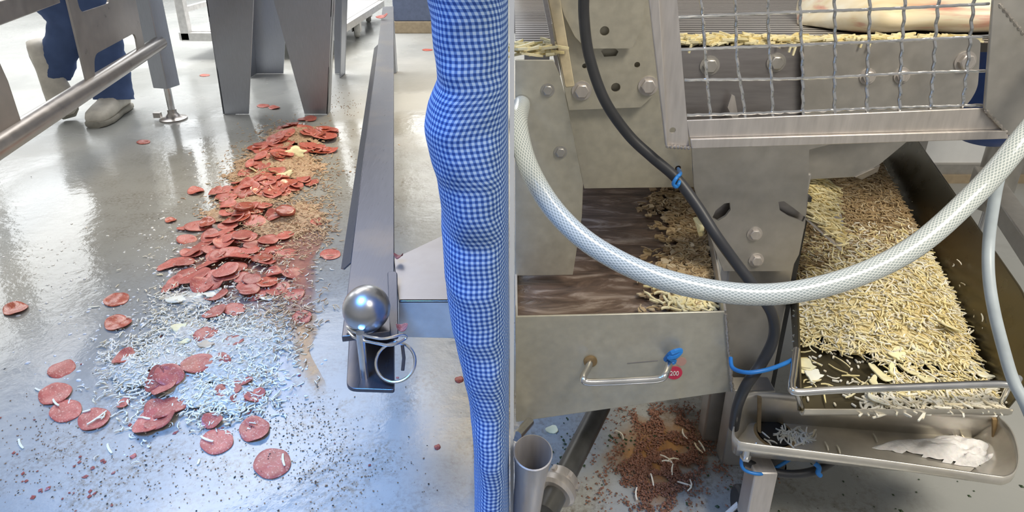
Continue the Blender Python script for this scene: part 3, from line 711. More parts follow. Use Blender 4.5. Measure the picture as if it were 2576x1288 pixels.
for i, (a, b_) in enumerate((((1762, -10), (1788, 302)), ((1844, -10), (1871, 299)), ((1930, -10), (1944, 297)), ((2013, -10), (2021, 293)), ((2100, -10), (2100, 290)), ((2188, -10), (2180, 287)), ((2276, -10), (2261, 284)), ((2362, -10), (2339, 281)), ((2452, -10), (2421, 277)))): wire(a, b_, wob=.0016 if i == 1 else .0004, ph=i*1.3)

# ------------------------------------------------------------------ drawer tray with handle at the left
YP1 = .62
tray = thing('drawer_tray', 'steel drawer tray with a bent-rod handle full of brown wash water', 'tray', (.15, YP1, .2))
fp_ = [PY(x, y, YP1) for x, y in ((1297, 797), (1824, 784), (1841, 985), (1298, 1062))]
MB().prism(fp_, (0, .003, 0)).build('front_panel', M['panel'], tray, bevel=.001)
rimz = fp_[1].z; flz = rimz-.045; xr_ = fp_[1].x; x0_ = fp_[0].x; YB1 = 1.24; SKR = PZ(1754, 470, flz); XB1 = xr_+(SKR.x-xr_)*(YB1-YP1)/(SKR.y-YP1)
MB().prism([V((x0_, YP1+.003, flz)), V((xr_, YP1+.003, flz)), V((XB1, YB1, flz)), V((x0_, YB1, flz))], (0, 0, -.003)).build('tray_floor', M['tray_dark'], tray)
MB().prism([V((xr_, YP1+.003, flz)), V((xr_, YP1+.003, rimz)), V((XB1, YB1, rimz)), V((XB1, YB1, flz))], (.003, 0, 0)).build('side_wall', M['panel2'], tray, bevel=.0008)
MB().prism([V((x0_, YP1+.003, flz)), V((x0_, YP1+.003, rimz-.01)), V((x0_, YB1, rimz-.01)), V((x0_, YB1, flz))], (.003, 0, 0)).build('side_wall', M['panel2'], tray, bevel=.0008)
MB().prism([V((x0_, YB1, flz)), V((XB1, YB1, flz)), V((XB1, YB1, rimz+.04)), V((x0_, YB1, rimz+.04))], (0, .003, 0)).build('back_wall', M['plate_dark'], tray)
e = MB(); e.tube([PY(1826, 790, YP1-.001).lerp(PY(1842, 984, YP1-.001), i/24)+V((R.uniform(-1, 1)*.0006, 0, 0)) for i in range(25)], [.0022*(.7+.6*R.random()) for i in range(25)], 8); e.build('weld_bead', M['weld'], tray)
h = spline([PY(1485, 908, YP1), PY(1478, 928, YP1-.014), PY(1467, 950, YP1-.032), PY(1476, 961, YP1-.036), PY(1520, 961, YP1-.036), PY(1600, 957, YP1-.036), PY(1655, 953, YP1-.036), PY(1672, 944, YP1-.034), PY(1682, 920, YP1-.018), PY(1692, 898, YP1)], 8)
hd_ = MB().tube(h, .0044, 14).build('handle', M['steel_bright'], tray, smooth=70)
b = MB(); b.lathe([(.0085, 0), (.0085, .002), (.006, .004), (0, .004)], frame_to(PY(1485, 908, YP1), NY)); b.build('handle_weld', M['rust'], hd_)
b = MB(); b.tube(spline([PY(1675, 905, YP1-.006), PY(1690, 888, YP1-.012), PY(1712, 882, YP1-.006), PY(1700, 896, YP1-.012), PY(1684, 900, YP1-.014), PY(1696, 908, YP1-.012), PY(1686, 914, YP1-.014)], 4), .0034, 7); b.build('blue_tie', M['blue'], hd_, smooth=0)['label'] = 'blue plastic tie wrapped on the handle'
tg = MB(); tc = PY(1697, 939, YP1-.0012); tg.prism([p for p in circ(tc, .0098, (0, 1, 0), 32)], (0, .001, 0)); tgo = tg.build('number_tag', M['red'], tray); tgo['label'] = 'round red number tag'
cu = bpy.data.curves.new('t', 'FONT'); cu.body = '200'; cu.size = .0096; cu.align_x = 'CENTER'; cu.align_y = 'CENTER'; cu.extrude = .0003; cu.space_character = .95
to = bpy.data.objects.new('t', cu); COL.objects.link(to); dg = bpy.context.evaluated_depsgraph_get()
me = bpy.data.meshes.new_from_object(to.evaluated_get(dg)); bpy.data.objects.remove(to)
me.materials.clear(); me.materials.append(M['lettering'])
me.transform(Matrix.Translation(tc+V((-.0004, -.0006, 0))) @ Matrix.Rotation(PI/2, 4, 'X') @ Matrix.Scale(.82, 4, (1, 0, 0)))
lo = bpy.data.objects.new('numerals', me); COL.objects.link(lo); adopt(lo, tgo)
b = MB(); b.prism(circ(PY(1714, 910, YP1-.0004), .0065, (0, 1, 0), 20), (0, .0003, 0)); b.build('faded_mark', M['pink'], tray)
b = MB(); b.bar(PY(1578, 914, YP1-.0002), PY(1655, 907, YP1-.0002), .0006, .0012); b.build('scratch', M['plate_dark'], tray)
# brown wash water in the tray
ww = MB(); ww.prism([V((x0_+.003, YP1+.004, flz+.012)), V((xr_-.001, YP1+.004, flz+.012)), V((XB1-.004, YB1-.002, flz+.012)), V((x0_+.003, YB1-.002, flz+.012))], (0, 0, -.010))
tag(ww.build('wash_water', M['brown_water']), 'brown rippled wash water standing in the drawer tray', 'water', kind='stuff')

# ------------------------------------------------------------------ right cheese tray (a skewed box running back under the hopper)
ZT = .262
FLc, FRc = PZ(2012, 1034, ZT), PZ(2528, 1034, ZT)
ax = V((.385, 1, 0)); ct = thing('cheese_tray', 'dark steel collecting tray heaped with shredded cheese under the hopper', 'tray', FLc.lerp(FRc, .5))
TL = .86
def tp_(s_, t_, z=0): return FLc.lerp(FRc, s_)+ax*t_*TL+V((0, 0, z))
MB().prism([tp_(0, 0), tp_(1, 0), tp_(1, 1), tp_(0, 1)], (0, 0, -.003)).build('tray_floor', M['tray_dark'], ct)
WH = .098
MB().prism(rounded([tp_(1, 0), tp_(1, 0)+V((.012, .0, .035)), tp_(1, .09, WH)+V((.03, 0, 0)), tp_(1, 1, WH)+V((.03, 0, 0)), tp_(1, 1)], [0, .01, .04, 0, 0]), (.003, 0, 0)).build('side_wall', M['tray_dark'], ct, bevel=.0008)
MB().prism([tp_(0, 0), tp_(0, 0, .018), tp_(0, .2, .045), tp_(0, 1, .045), tp_(0, 1)], (-.003, 0, 0)).build('side_wall', M['tray_dark'], ct, bevel=.0008)
fl_pts = [tp_(0, 0), tp_(1, 0)]
lip = MB(); lip.loft([[p+V((0, dy, dz)) for dy, dz in ((.0, .0), (-.004, .001), (-.007, .005), (-.008, .011), (-.0095, .011), (-.009, .004), (-.005, -.002), (0, -.003))] for p in (tp_(0, 0), tp_(.5, 0), tp_(1, 0))]); lip.build('front_lip', M['trough'], ct, smooth=60)
rod = spline([PZ(2004, 880, .30), PZ(1996, 940, .305), PZ(1992, 972, .308), PZ(2004, 986, .309), PZ(2100, 981, .309), PZ(2300, 973, .309), PZ(2500, 966, .309), PZ(2545, 968, .309), PZ(2562, 950, .311)], 8)
MB().tube(rod, .0042, 14).build('front_rod', M['steel_bright'], ct, smooth=70)
MB().tube([PZ(2000, 978, .308), tp_(.01, .005, .002)], .003, 10).build('rod_stay', M['steel_bright'], ct)
MB().tube([PZ(2540, 967, .309), tp_(.99, .01, .002)], .003, 10).build('rod_stay', M['steel_bright'], ct)

# ------------------------------------------------------------------ drain trough
ZR = .20
rim = [(1900, 986), (1868, 1020), (1849, 1062), (1846, 1090), (1856, 1106), (1880, 1114), (2040, 1134), (2200, 1154), (2360, 1176), (2500, 1196), (2530, 1198), (2552, 1186), (2562, 1156), (2556, 1112), (2540, 1076), (2516, 1052), (2490, 1040), (2300, 1024), (2100, 1004)]
rim = spline([PZ(x, y, ZR) for x, y in rim], 4, True)
cen = sum(rim, V())/len(rim)
YMN, YMX = min(p.y for p in rim), max(p.y for p in rim)
def ring(k, dz, ins=0): return [cen+V(((p.x-cen.x)*k, (p.y-cen.y)*(1-(1-k)*.5)+ins*((YMX-p.y)/(YMX-YMN))**1.0, dz)) for p in rim]
dt = thing('drain_trough', 'shallow stainless drain trough with rounded ends and white foam below the cheese tray', 'trough', (cen.x, cen.y, .0))
m = MB(); m.loft([ring(1.0, 0), ring(1.0, -.012), ring(.97, -.028, .020), ring(.93, -.052, .044)], False)
m.build('basin', M['trough'], dt, smooth=50, solid=.002)
zf = ZR-.052
bot = [V((p.x, p.y, zf)) for p in ring(.93, -.052, .044)]
hole_c = PZ(1948, 1094, zf)
holed(bot, [circ(hole_c, .021, (0, 0, 1), 28)], (0, 0, 1), .002).build('basin_floor', M['trough'], dt, smooth=0)
MB().lathe([(.023, .003), (.0215, .003), (.021, -.05), (.023, -.05)], Matrix.Translation(hole_c), 28).build('drain_pipe', M['hole'], dt)  # pipe mouth coloured near black for the shade inside it
MB().lathe([(.0215, .0022), (.0265, .0028), (.027, .002)], Matrix.Translation(hole_c), 28).build('drain_ring', M['rust'], dt)
for x, w0 in ((1912, 11), (2505, 14)):
    p0, p1, p2, p3 = PZ(x-w0*.5, 1000 if x < 2000 else 1056, ZR-.004), PZ(x+w0*.4, 1002 if x < 2000 else 1056, ZR-.004), PZ(x+w0*.2, 1090 if x < 2000 else 1138, zf+.006), PZ(x-w0*.5, 1086 if x < 2000 else 1136, zf+.006)
    MB().prism([p0, p1, p2, p3], (0, .003, .001)).build('corner_weld_strip', M['rust'], dt)
pt = PZ(1945, 1140, ZR-.02)
MB().box((pt.x, pt.y+.02, (ZR-.06)/2+.02), (.030, .030, ZR-.06-.04)).build('support_post', M['guard'], dt, bevel=.002)
MB().lathe([(.006, -.010), (.026, -.010), (.03, -.006), (.03, .006), (.026, .010), (.006, .010)], frame_to((pt.x, pt.y+.045, .030), (1, 0, 0))).build('castor_wheel', M['black'], dt)
lp = PZ(1940, 1150, .10)
MB().box((lp.x-.002, lp.y+.09, .075), (.062, .03, .15)).build('rear_leg', M['panel2'], dt, bevel=.002)

# ------------------------------------------------------------------ hoses and cables
def cable(name, label, cat, pts, r, m, seg=14):
    o = MB().tube(spline(pts, 10), r, seg).build(name, M[m], smooth=80); return tag(o, label, cat)
cable('braided_hose', 'thick clear braided hose sagging across the front of the machine', 'hose',
      [PY(1312, 262, YA-.004), PY(1311, 268, YA-.03), P(1304, 318, .655), P(1330, 420, .62), P(1400, 535, .60), P(1510, 630, .59), P(1680, 706, .58), P(1900, 741, .58), P(2100, 712, .58), P(2290, 628, .59), P(2450, 490, .60), P(2560, 365, .60), P(2680, 200, .61), P(2790, -60, .62), P(2840, -420, .64), P(2840, -900, .68)], .0104, 'hose', 24)
cable('black_cable', 'thick black cable curving down the panels and behind the braided hose', 'cable',
      [P(1480, -900, .72), P(1476, -420, .69), P(1471, -120, .68), P(1470, -40, .68), P(1469, 40, .69), P(1482, 140, .70), P(1520, 250, .71), P(1580, 338, .72), P(1640, 395, .72), P(1700, 447, .72), P(1752, 515, .71), P(1800, 590, .70), P(1850, 660, .70), P(1902, 728, .70), P(1942, 790, .71), P(1946, 850, .725), P(1915, 915, .735), P(1878, 968, .735), P(1856, 1020, .76), P(1846, 1075, .79)], .0064, 'black', 16)
cable('grey_hose', 'thin smooth grey hose hanging down at the right side of the cheese tray', 'hose',
      [P(2552, 366, .622), P(2530, 405, .622), P(2515, 440, .62), P(2502, 500, .62), P(2488, 600, .62), P(2487, 690, .61), P(2500, 780, .60), P(2525, 880, .59), P(2550, 960, .58), P(2590, 1040, .57), P(2640, 1180, .57), P(2690, 1400, .58), P(2720, 1640, .60)], .0054, 'hose_thin')
cable('cable_tie', 'blue cable tie holding the black cable to the hole in the panel', 'cable tie',
      [PY(1706, 424, .80), P(1712, 436, .725), P(1703, 446, .705), P(1694, 462, .705), P(1702, 470, .71), P(1710, 452, .725), PY(1706, 426, .80)], .0022, 'blue', 8)
cable('blue_strap', 'blue plastic strap tied around the square column above the trough', 'strap',
      [P(1838, 900, .75), P(1844, 926, .738), P(1880, 937, .72), P(1930, 930, .72), P(1975, 914, .735), P(1998, 902, .755)], .0026, 'blue', 8)
cable('black_lead', 'short black lead with blue ties under the drain trough', 'cable',
      [P(1872, 1160, .80), P(1900, 1172, .80), P(1960, 1190, .795), P(2010, 1192, .79), P(2060, 1180, .79), P(2110, 1150, .80)], .0052, 'black')
cable('cable_tie', 'blue cable tie on the black lead at its right under the trough', 'cable tie',
      [P(2050, 1166, .778), P(2060, 1176, .775), P(2058, 1190, .775), P(2064, 1196, .776)], .0032, 'blue', 8)
cable('blue_tube', 'thin blue tube looping out at the left under the trough', 'tube',
      [P(1878, 1136, .80), P(1867, 1150, .79), P(1866, 1172, .785), P(1880, 1186, .785), P(1915, 1192, .785), P(1950, 1178, .80), P(1996, 1150, .80)], .0022, 'blue', 8)
b = MB(); q = P(1876, 1147, .77); b.tube([q, q+V((0, 0, .014))], .0045, 10); b.tube([q+V((.003, 0, .014)), q+V((.012, 0, .02))], .0032, 8); b.tube([q+V((0, 0, -.004)), q], .0065, 6)
tag(b.build('hose_fitting', M['steel_bright']), 'small bright fitting under the left end of the trough', 'fitting')
b = MB(); b.tube([PZ(1826, 1296, .012), P(1925, 1206, .84)], .0035, 8); tag(b.build('white_rod', M['white']), 'thin white rod slanting across the floor under the trough', 'rod')

# ------------------------------------------------------------------ pipe and funnel at the lower left of the machine
pa, pb = P(1512, 1020, .96), P(1372, 1292, .80)
pp = thing('dark_pipe', 'dark pipe with a steel union nut slanting down to the floor below the drawer tray', 'pipe', (pb.x, pb.y, pb.z))
MB().tube([pa, pb], .0155, 20).build('pipe', M['pipe'], pp, smooth=60)
nc = pa.lerp(pb, .76); ndir = (pb-pa).normalized(); f_ = frame_to(nc, ndir)
b = MB(); b.lathe([(.016, -.012), (.021, -.012), (.022, -.010), (.022, .002), (.024, .003), (.026, .006), (.026, .014), (.022, .018), (.016, .018)], f_, 28)
for k in range(6):
    a = 2*PI*k/6; b.box(f_ @ V((math.cos(a)*.0225, math.sin(a)*.0225, -.005)), (.005, .005, .008), (f_.to_3x3() @ Matrix.Rotation(a, 3, 'Z')))
b.build('union_nut', M['guard'], pp, smooth=40)
fc = P(1341, 1138, .70); f_ = frame_to(fc, (.05, -.18, 1))
fu = thing('funnel', 'small stainless funnel cup open at the top beside the dark pipe', 'funnel', (fc.x, fc.y, 0))
b = MB(); b.lathe([(.0165, -.16), (.0175, -.10), (.0185, -.05), (.0205, -.02), (.0222, -.002), (.0226, .0), (.0212, .001), (.0196, -.006), (.0175, -.03), (.0165, -.10), (.0, -.101)], f_, 36); b.build('cup', M['guard'], fu, smooth=60)
b = MB(); b.lathe([(.0, -.062), (.0166, -.062)], f_, 36); b.build('liquid_or_shade', M['hole'], fu)  # near-black disc stands in for the shade deep in the cup
b = MB(); b.tube([P(1300, 1098, .72), P(1332, 1062, .78)], .006, 12); tag(b.build('steel_rod', M['steel_bright']), 'short bright steel rod end behind the funnel cup', 'rod')

# ------------------------------------------------------------------ background at the right: blue cover, leg and rail
cx_, cy_ = PY(2520, 180, 1.25).x, 1.25
bc_ = thing('blue_cover', 'rounded blue cover behind the right end of the mesh guard', 'cover', (cx_, cy_, .6))
MB().lathe([(0, 0), (.04, .004), (.07, .03), (.08, .07), (.08, .42), (0, .42)], Matrix.Translation((cx_, cy_, PY(2520, 358, 1.25).z)), 32).build('shell', M['blue_dk'], bc_, smooth=60)
MB().box((cx_+.12, cy_+.3, .68), (.06, .06, .06)).build('bracket', M['panel2'], bc_)
MB().box((cx_+.03, cy_+.15, .72), (.05, .2, .04)).build('arm', M['panel2'], bc_)
lg = PZ(2459, 606)
tf = thing('table_frame', 'steel frame with an adjustable foot standing in the background right of the cheese tray', 'frame', (lg.x, lg.y, 0))
MB().lathe([(.04, .10), (.042, .104), (.042, .9), (0, .9)], Matrix.Translation((lg.x+.0, lg.y, 0)), 28).build('leg', M['panel2'], tf, smooth=60)
MB().lathe([(.036, 0), (.036, .005), (.012, .012), (.009, .02), (.009, .11), (0, .11)], Matrix.Translation((lg.x, lg.y, 0)), 20).build('foot', M['steel_bright'], tf)
MB().bar(P(2470, 440, 1.55), P(2620, 655, 1.2), .045, .045).build('rail', M['panel2'], tf, bevel=.003)

# ================================================================== food
SHAPE = {}
def disc_mesh(name, m, seed, r=.0292, th=.0026, bend=0, fold=0):
    rr = random.Random(seed); mb = MB(); n = 30; vs = []
    def hgt(x, y):
        q = noise.noise(V((x*45+seed*3.1, y*45, seed)))*.0022
        q += bend*(x*x)*16
        if fold and x > .002: q += (x-.002)*fold
        return q
    rings_ = [(.0, 1), (.35, 1), (.7, 1), (.93, 1), (1, .7), (1, .3), (.93, 0), (.0, 0)]
    for f, zt in rings_:
        for k in range(n if f else 1):
            a = 2*PI*k/n; wob = 1+.035*math.sin(2*a+seed)+.02*math.sin(5*a+seed*2)+.012*noise.noise(V((math.cos(a)*3, math.sin(a)*3, seed)))
            x, y = r*f*wob*math.cos(a), r*f*wob*math.sin(a); vs.append(V((x, y, hgt(x, y)+th*zt)))
    fs = []; st = [0, 1]+[1+n*i for i in range(1, 7)]
    for k in range(n): fs.append((0, 1+k, 1+(k+1) % n))
    for i in range(1, 6):
        a0, b0 = st[i], st[i+1]
        for k in range(n): fs.append((a0+k, b0+k, b0+(k+1) % n, a0+(k+1) % n))
    last = len(vs)-1; a0 = st[6]
    for k in range(n): fs.append((last, a0+(k+1) % n, a0+k))
    mb.add(vs, fs); o = mb.build(name, M[m], smooth=60); COL.objects.unlink(o); return o
kinds = {}
for i in range(5): kinds['pep%d' % i] = disc_mesh('pepperoni_slice', 'pep', i+1, bend=(0, .35, -.3, .7, .2)[i])
kinds['wet0'] = disc_mesh('pepperoni_slice', 'pep_wet', 11); kinds['wet1'] = disc_mesh('pepperoni_slice', 'pep_wet', 12, bend=.5)
kinds['dark0'] = disc_mesh('pepperoni_slice', 'pep_dark', 21, bend=.6); kinds['fold0'] = disc_mesh('pepperoni_slice', 'pep', 31, fold=.45)
kinds['thick0'] = disc_mesh('pepperoni_slice', 'pep_wet', 41, th=.008)
# height of the spilled heap on the floor (a sum of low mounds), metres
mounds = [(PZ(x, y), s_, hh) for x, y, s_, hh in ((752, 350, .10, .040), (690, 412, .085, .036), (668, 470, .075, .028), (640, 540, .07, .026), (725, 548, .05, .018), (585, 610, .075, .014), (560, 690, .07, .014), (640, 700, .07, .008), (430, 955, .045, .020), (330, 930, .05, .010), (545, 925, .045, .010), (600, 870, .07, .010), (560, 1000, .06, .008), (480, 850, .06, .010))]
def hz(x, y):
    q = 0
    for c_, s_, h_ in mounds:
        q += h_*math.exp(-((x-c_.x)**2+(y-c_.y)**2)/(2*s_*s_*.5))
    return q
def hpix(px, py):
    """point of the heap surface seen at a picture position"""
    p = PZ(px, py, 0)
    for _ in range(4): p = PZ(px, py, min(.06, hz(p.x, p.y)))
    return p
def oval(px, py, p, ratio):
    """mild oval of the slice (slices are cut slightly oblique): turn and stretch"""
    e_ = .002; x0, y0 = pix(p); x1, y1 = pix(p+V((e_, 0, 0))); x2, y2 = pix(p+V((0, e_, 0)))
    a, b_, c_, d_ = (x1-x0)/e_, (x2-x0)/e_, (y1-y0)/e_, (y2-y0)/e_
    det = a*d_-b_*c_; i00, i01, i10, i11 = d_/det, -b_/det, -c_/det, a/det
    A = Matrix(((i00*1, i01*ratio), (i10*1, i11*ratio)))
    S = A @ A.transposed(); tr_, dt_ = S[0][0]+S[1][1], S[0][0]*S[1][1]-S[0][1]**2
    l1 = tr_/2+math.sqrt(max(0, tr_*tr_/4-dt_)); l2 = max(1e-12, tr_-l1)
    ang = math.atan2(l1-S[0][0], S[0][1]) if abs(S[0][1]) > 1e-9 else 0
    k = min(1.42, math.sqrt(math.sqrt(l1/l2)) ** 1.0); return ang, k**.5*1.0, k
def slice_at(px, py, wpx, label, group=None, kind=None, lift=0, tilt=None, flat=False):
    p = PZ(px, py, 0) if flat else hpix(px, py)
    p.z += lift+(.0006 if flat else 0)
    d = (p-EYE).length*ray(px, py).normalized().dot(V((0, CP, -SP)))
    src = kinds[kind or R.choice(['pep0', 'pep1', 'pep2', 'pep3', 'pep4'])]
    o = src.copy(); COL.objects.link(o); o.name = 'pepperoni_slice'
    ratio = (py+200)/1650*1.05
    ang, _, k = oval(px, py, p, ratio)
    s_ = wpx/2*d/F/.0292*.93
    q = Matrix.Rotation(ang, 3, 'Z')
    if not flat:
        e_ = .012; gx = (hz(p.x+e_, p.y)-hz(p.x-e_, p.y))/(2*e_); gy = (hz(p.x, p.y+e_)-hz(p.x, p.y-e_))/(2*e_)
        n_ = V((-gx*.8, -gy*.8, 1)).normalized()+V((R.gauss(0, .10), R.gauss(0, .10), 0)); q = n_.to_track_quat('Z', 'Y').to_matrix() @ q
    if tilt: q = Matrix.Rotation(tilt[1], 3, 'Y') @ Matrix.Rotation(tilt[0], 3, 'X') @ q
    o.rotation_euler = q.to_euler(); o.location = p
    o.scale = (s_*math.sqrt(k), s_/math.sqrt(k), 1 if s_ > .7 else s_+.2)
    return tag(o, label, 'pepperoni', group)
# slices that lie alone, each with its own description
singles = [
 (685, 1167, 100, 'pepperoni slice lying alone on the blue-lit floor, nearest to the camera', 'pep0'),
 (641, 1083, 84, 'pepperoni slice with dark specks just right of the front white-strand slice', 'pep1'),
 (546, 1112, 88, 'front pepperoni slice carrying a short white strand, left of the dark-specked slice', 'pep0'),
 (238, 1057, 82, 'pepperoni slice with one long white cheese strand lying across it', 'pep4'),
 (155, 928, 74, 'pepperoni slice lying alone above the two torn overlapping slices at the left', 'pep2'),
 (140, 993, 84, 'upper of the two torn overlapping slices at the left', 'pep4'),
 (166, 1035, 84, 'lower of the two torn overlapping slices at the left', 'pep0'),
 (293, 755, 66, 'upper one of two wet slices lying one above the other at the left', 'wet0'),
 (298, 816, 69, 'lower one of two wet slices lying one above the other, browner than its neighbour', 'wet1'),
 (40, 780, 62, 'wet curled slice with a torn tail at the far left edge', 'wet1'),
 (831, 641, 56, 'bright pepperoni slice alone between the sauce and the long dark bar', 'pep0'),
 (493, 483, 44, 'pepperoni slice with raised rim lying alone on the glossy wet patch', 'pep3'),
 (361, 358, 36, 'pepperoni slice lying alone in front of the white shoes', 'pep0'),
 (515, 190, 27, 'small distant slice left of the left tapered leg', 'pep0'),
 (662, 267, 34, 'left one of two distant slices touching between the tapered legs', 'pep0'),
 (690, 272, 32, 'right one of two distant slices touching between the tapered legs', 'pep1'),
 (1075, 126, 28, 'distant slice on the warm floor beside the checked trousers', 'pep0'),
 (430, 556, 30, 'small curled slice alone on the rippled wet floor', 'wet1'),
]
for x, y, w_, l_, k_ in singles: slice_at(x, y, w_, l_, None, k_, flat=True)
o = slice_at(958, 47, 30, 'dark red slice hanging over the far end of the long bar', None, 'dark0', flat=True)
q = PZ(962, 48, ZB); o.location = q+V((0, 0, .010)); o.scale = (1.0, .9, 1); o.rotation_euler = (.15, -.25, .2)
for x, y, sx_, l_ in ((1003, 648, .5, 'small red scrap of slice caught on the edge of the cross beam'), (1010, 826, .5, 'small red scrap of slice beside the hitch pin wire')):
    o = slice_at(x, y, 30, l_, None, 'pep3', flat=True); q = PZ(x, y, ZB+.004); o.location = q; o.scale = (.24, .20, .6); o.rotation_euler = (.2, .1, R.random()*3)
for x, y, s_, l_ in ((1155, 955, .35, 'pinkish scrap of slice on the dim floor beside the trousers'), (1100, 1125, .22, 'small red scrap of slice on the open floor left of the trousers'), (335, 1148, .2, 'tiny red scrap of slice in front of the cheese spill')):
    o = slice_at(x, y, 30, l_, None, 'pep2', flat=True); o.scale = (s_, s_*.8, .8)
# named slices of the heap (drawn where the photograph shows them), then the rest of each cluster
G = {'front': ('pepperoni slice in the loose front cluster of the spill among white shreds', 'slices in the front cluster'),
     'mid': ('pepperoni slice in the wet middle of the spill', 'slices in the wet middle'),
     'ridge': ('pepperoni slice in the dark ridge behind the wet middle of the spill', 'slices in the ridge'),
     'far': ('pepperoni slice in the far tall mound under the machine', 'slices in the far mound')}
named = [
 ('front', 375, 1070, 84, 0), ('front', 408, 1066, 70, .001), ('front', 392, 1030, 60, .001), ('front', 425, 1030, 86, .003), ('front', 392, 958, 64, -.004), ('front', 448, 962, 62, -.003), ('front', 415, 968, 80, .003), ('front', 428, 952, 74, .006), ('front', 497, 922, 74, .004), ('front', 553, 912, 60, 0),
 ('front', 520, 842, 60, .002), ('front', 540, 790, 56, .001), ('front', 575, 985, 60, -.004), ('front', 612, 962, 48, -.002), ('front', 640, 1000, 52, -.003), ('front', 590, 860, 50, -.006), ('front', 535, 1062, 52, -.002), ('front', 312, 905, 60, -.006),
 ('front', 605, 1005, 46, -.002), ('front', 310, 1018, 34, -.004),
 ('mid', 430, 667, 62, .001), ('mid', 462, 664, 54, .004), ('mid', 492, 702, 76, .004), ('mid', 440, 715, 54, -.002), ('mid', 421, 728, 34, -.004), ('mid', 510, 724, 60, .003), ('mid', 570, 690, 68, .008), ('mid', 604, 655, 62, .006), ('mid', 622, 727, 60, .004), ('mid', 556, 652, 60, .002), ('mid', 612, 600, 56, .008), ('mid', 676, 611, 54, .006), ('mid', 718, 598, 46, .004), ('mid', 565, 618, 52, .004), ('mid', 500, 628, 50, .002), ('mid', 470, 605, 46, .0), ('mid', 690, 690, 46, -.002), ('mid', 700, 732, 60, -.002), ('mid', 652, 740, 60, .0), ('mid', 735, 690, 54, -.004), ('mid', 545, 745, 56, -.002), ('mid', 590, 780, 56, -.002), ('mid', 760, 800, 56, -.004), ('mid', 722, 640, 56, -.002), ('mid', 655, 645, 50, 0), ('mid', 740, 745, 60, -.003),
 ('mid', 530, 600, 56, .003), ('mid', 540, 632, 56, .002), ('mid', 640, 620, 50, .002), ('mid', 480, 640, 50, 0), ('mid', 520, 668, 56, .002), ('mid', 470, 690, 56, 0), ('mid', 672, 660, 50, 0), ('mid', 690, 628, 52, .001), ('mid', 580, 640, 54, .004), ('mid', 610, 700, 52, -.001),
 ('ridge', 500, 574, 60, .004), ('ridge', 524, 570, 46, .008), ('ridge', 470, 575, 40, .0), ('ridge', 616, 532, 48, .010), ('ridge', 590, 555, 60, .004), ('ridge', 640, 560, 60, .003), ('ridge', 720, 542, 50, .010), ('ridge', 690, 548, 46, .004), ('ridge', 575, 572, 50, .002), ('ridge', 665, 520, 46, .004), ('ridge', 800, 560, 40, -.004)]
kk = {('ridge', 616, 532): 'thick0', ('ridge', 720, 542): 'thick0', ('ridge', 524, 570): 'wet1', ('mid', 604, 655): 'fold0', ('front', 415, 968): 'pep3', ('front', 392, 958): 'fold0'}
for g_, x, y, w_, lf in named: slice_at(x, y, w_, G[g_][0], G[g_][1], kk.get((g_, x, y)), lift=max(.0015, lf+.002))
def cluster(g_, cx, cy, sx_, sy_, n, w_, ks):
    for i in range(n):
        a = R.random()*2*PI; r_ = math.sqrt(R.random()); x, y = cx+math.cos(a)*r_*sx_, cy+math.sin(a)*r_*sy_
        slice_at(x, y, w_*(.9+.2*R.random())*(y+200)/(cy+200), G[g_][0], G[g_][1], R.choice(ks), lift=R.uniform(.002, .009))
PK = ['pep0', 'pep1', 'pep2', 'pep3', 'wet1', 'pep4']
cluster('far', 765, 338, 78, 22, 34, 40, PK); cluster('far', 705, 372, 62, 28, 30, 42, PK); cluster('far', 800, 376, 42, 8, 9, 42, PK)
cluster('far', 660, 420, 55, 30, 12, 42, PK); cluster('far', 640, 372, 16, 4, 2, 40, PK); cluster('far', 768, 300, 18, 4, 2, 40, ['pep0'])
cluster('ridge', 660, 470, 78, 26, 34, 44, PK); cluster('ridge', 580, 492, 40, 16, 10, 44, PK); cluster('ridge', 760, 470, 30, 16, 5, 40, PK)
cluster('ridge', 600, 540, 50, 20, 8, 48, ['wet0', 'wet1', 'pep3']); cluster('mid', 560, 620, 90, 34, 12, 50, PK); cluster('mid', 620, 690, 110, 50, 8, 54, ['wet0', 'pep0', 'pep4'])

# ---- shreds
def shred(mb, p, a, L, w_, curl=0, pitch=0, roll=0, h=None, seg=3):
    t = V((math.cos(a), math.sin(a), 0)); s_ = V((-t.y, t.x, 0)); h = h or w_*.7; vs = []
    x = V((0, 0, 0)); up = V((0, 0, 1)); ang = 0
    pts = []
    for i in range(seg+1):
        q = i/seg-.5; bx = t*q*L+s_*curl*L*(q*q*4-.5)*.5+up*(q*L*pitch)
        c_ = V(p)+bx; ww = w_*(1 if 0 < i < seg else .75)
        vs += [c_+s_*ww/2+up*0, c_-s_*ww/2+up*0, c_-s_*ww/2+up*h, c_+s_*ww/2+up*h]
    fs = [(0, 1, 2, 3), (4*seg+3, 4*seg+2, 4*seg+1, 4*seg)]
    for i in range(seg):
        for k in range(4): fs.append((4*i+k, 4*i+(k+1) % 4, 4*i+4+(k+1) % 4, 4*i+4+k))
    mb.add(vs, [f[::-1] for f in fs])
def shreds_floor(specs, name, m, label, Lm=.016, wm=.0018, seed=1, lift=.004):
    rr = random.Random(seed); mb = MB()
    for cx, cy, sx_, sy_, n in specs:
        for i in range(n):
            px, py = cx+rr.gauss(0, sx_), cy+rr.gauss(0, sy_)
            if py < 280 or px > 860: continue
            p = hpix(px, py); p.z += rr.random()**2*lift+.0005
            shred(mb, p, rr.random()*PI, Lm*rr.uniform(.5, 1.35), wm*rr.uniform(.7, 1.3), rr.uniform(-.7, .7), rr.uniform(-.25, .25))
    return tag(mb.build(name, M[m], smooth=0), label, 'cheese', kind='stuff')
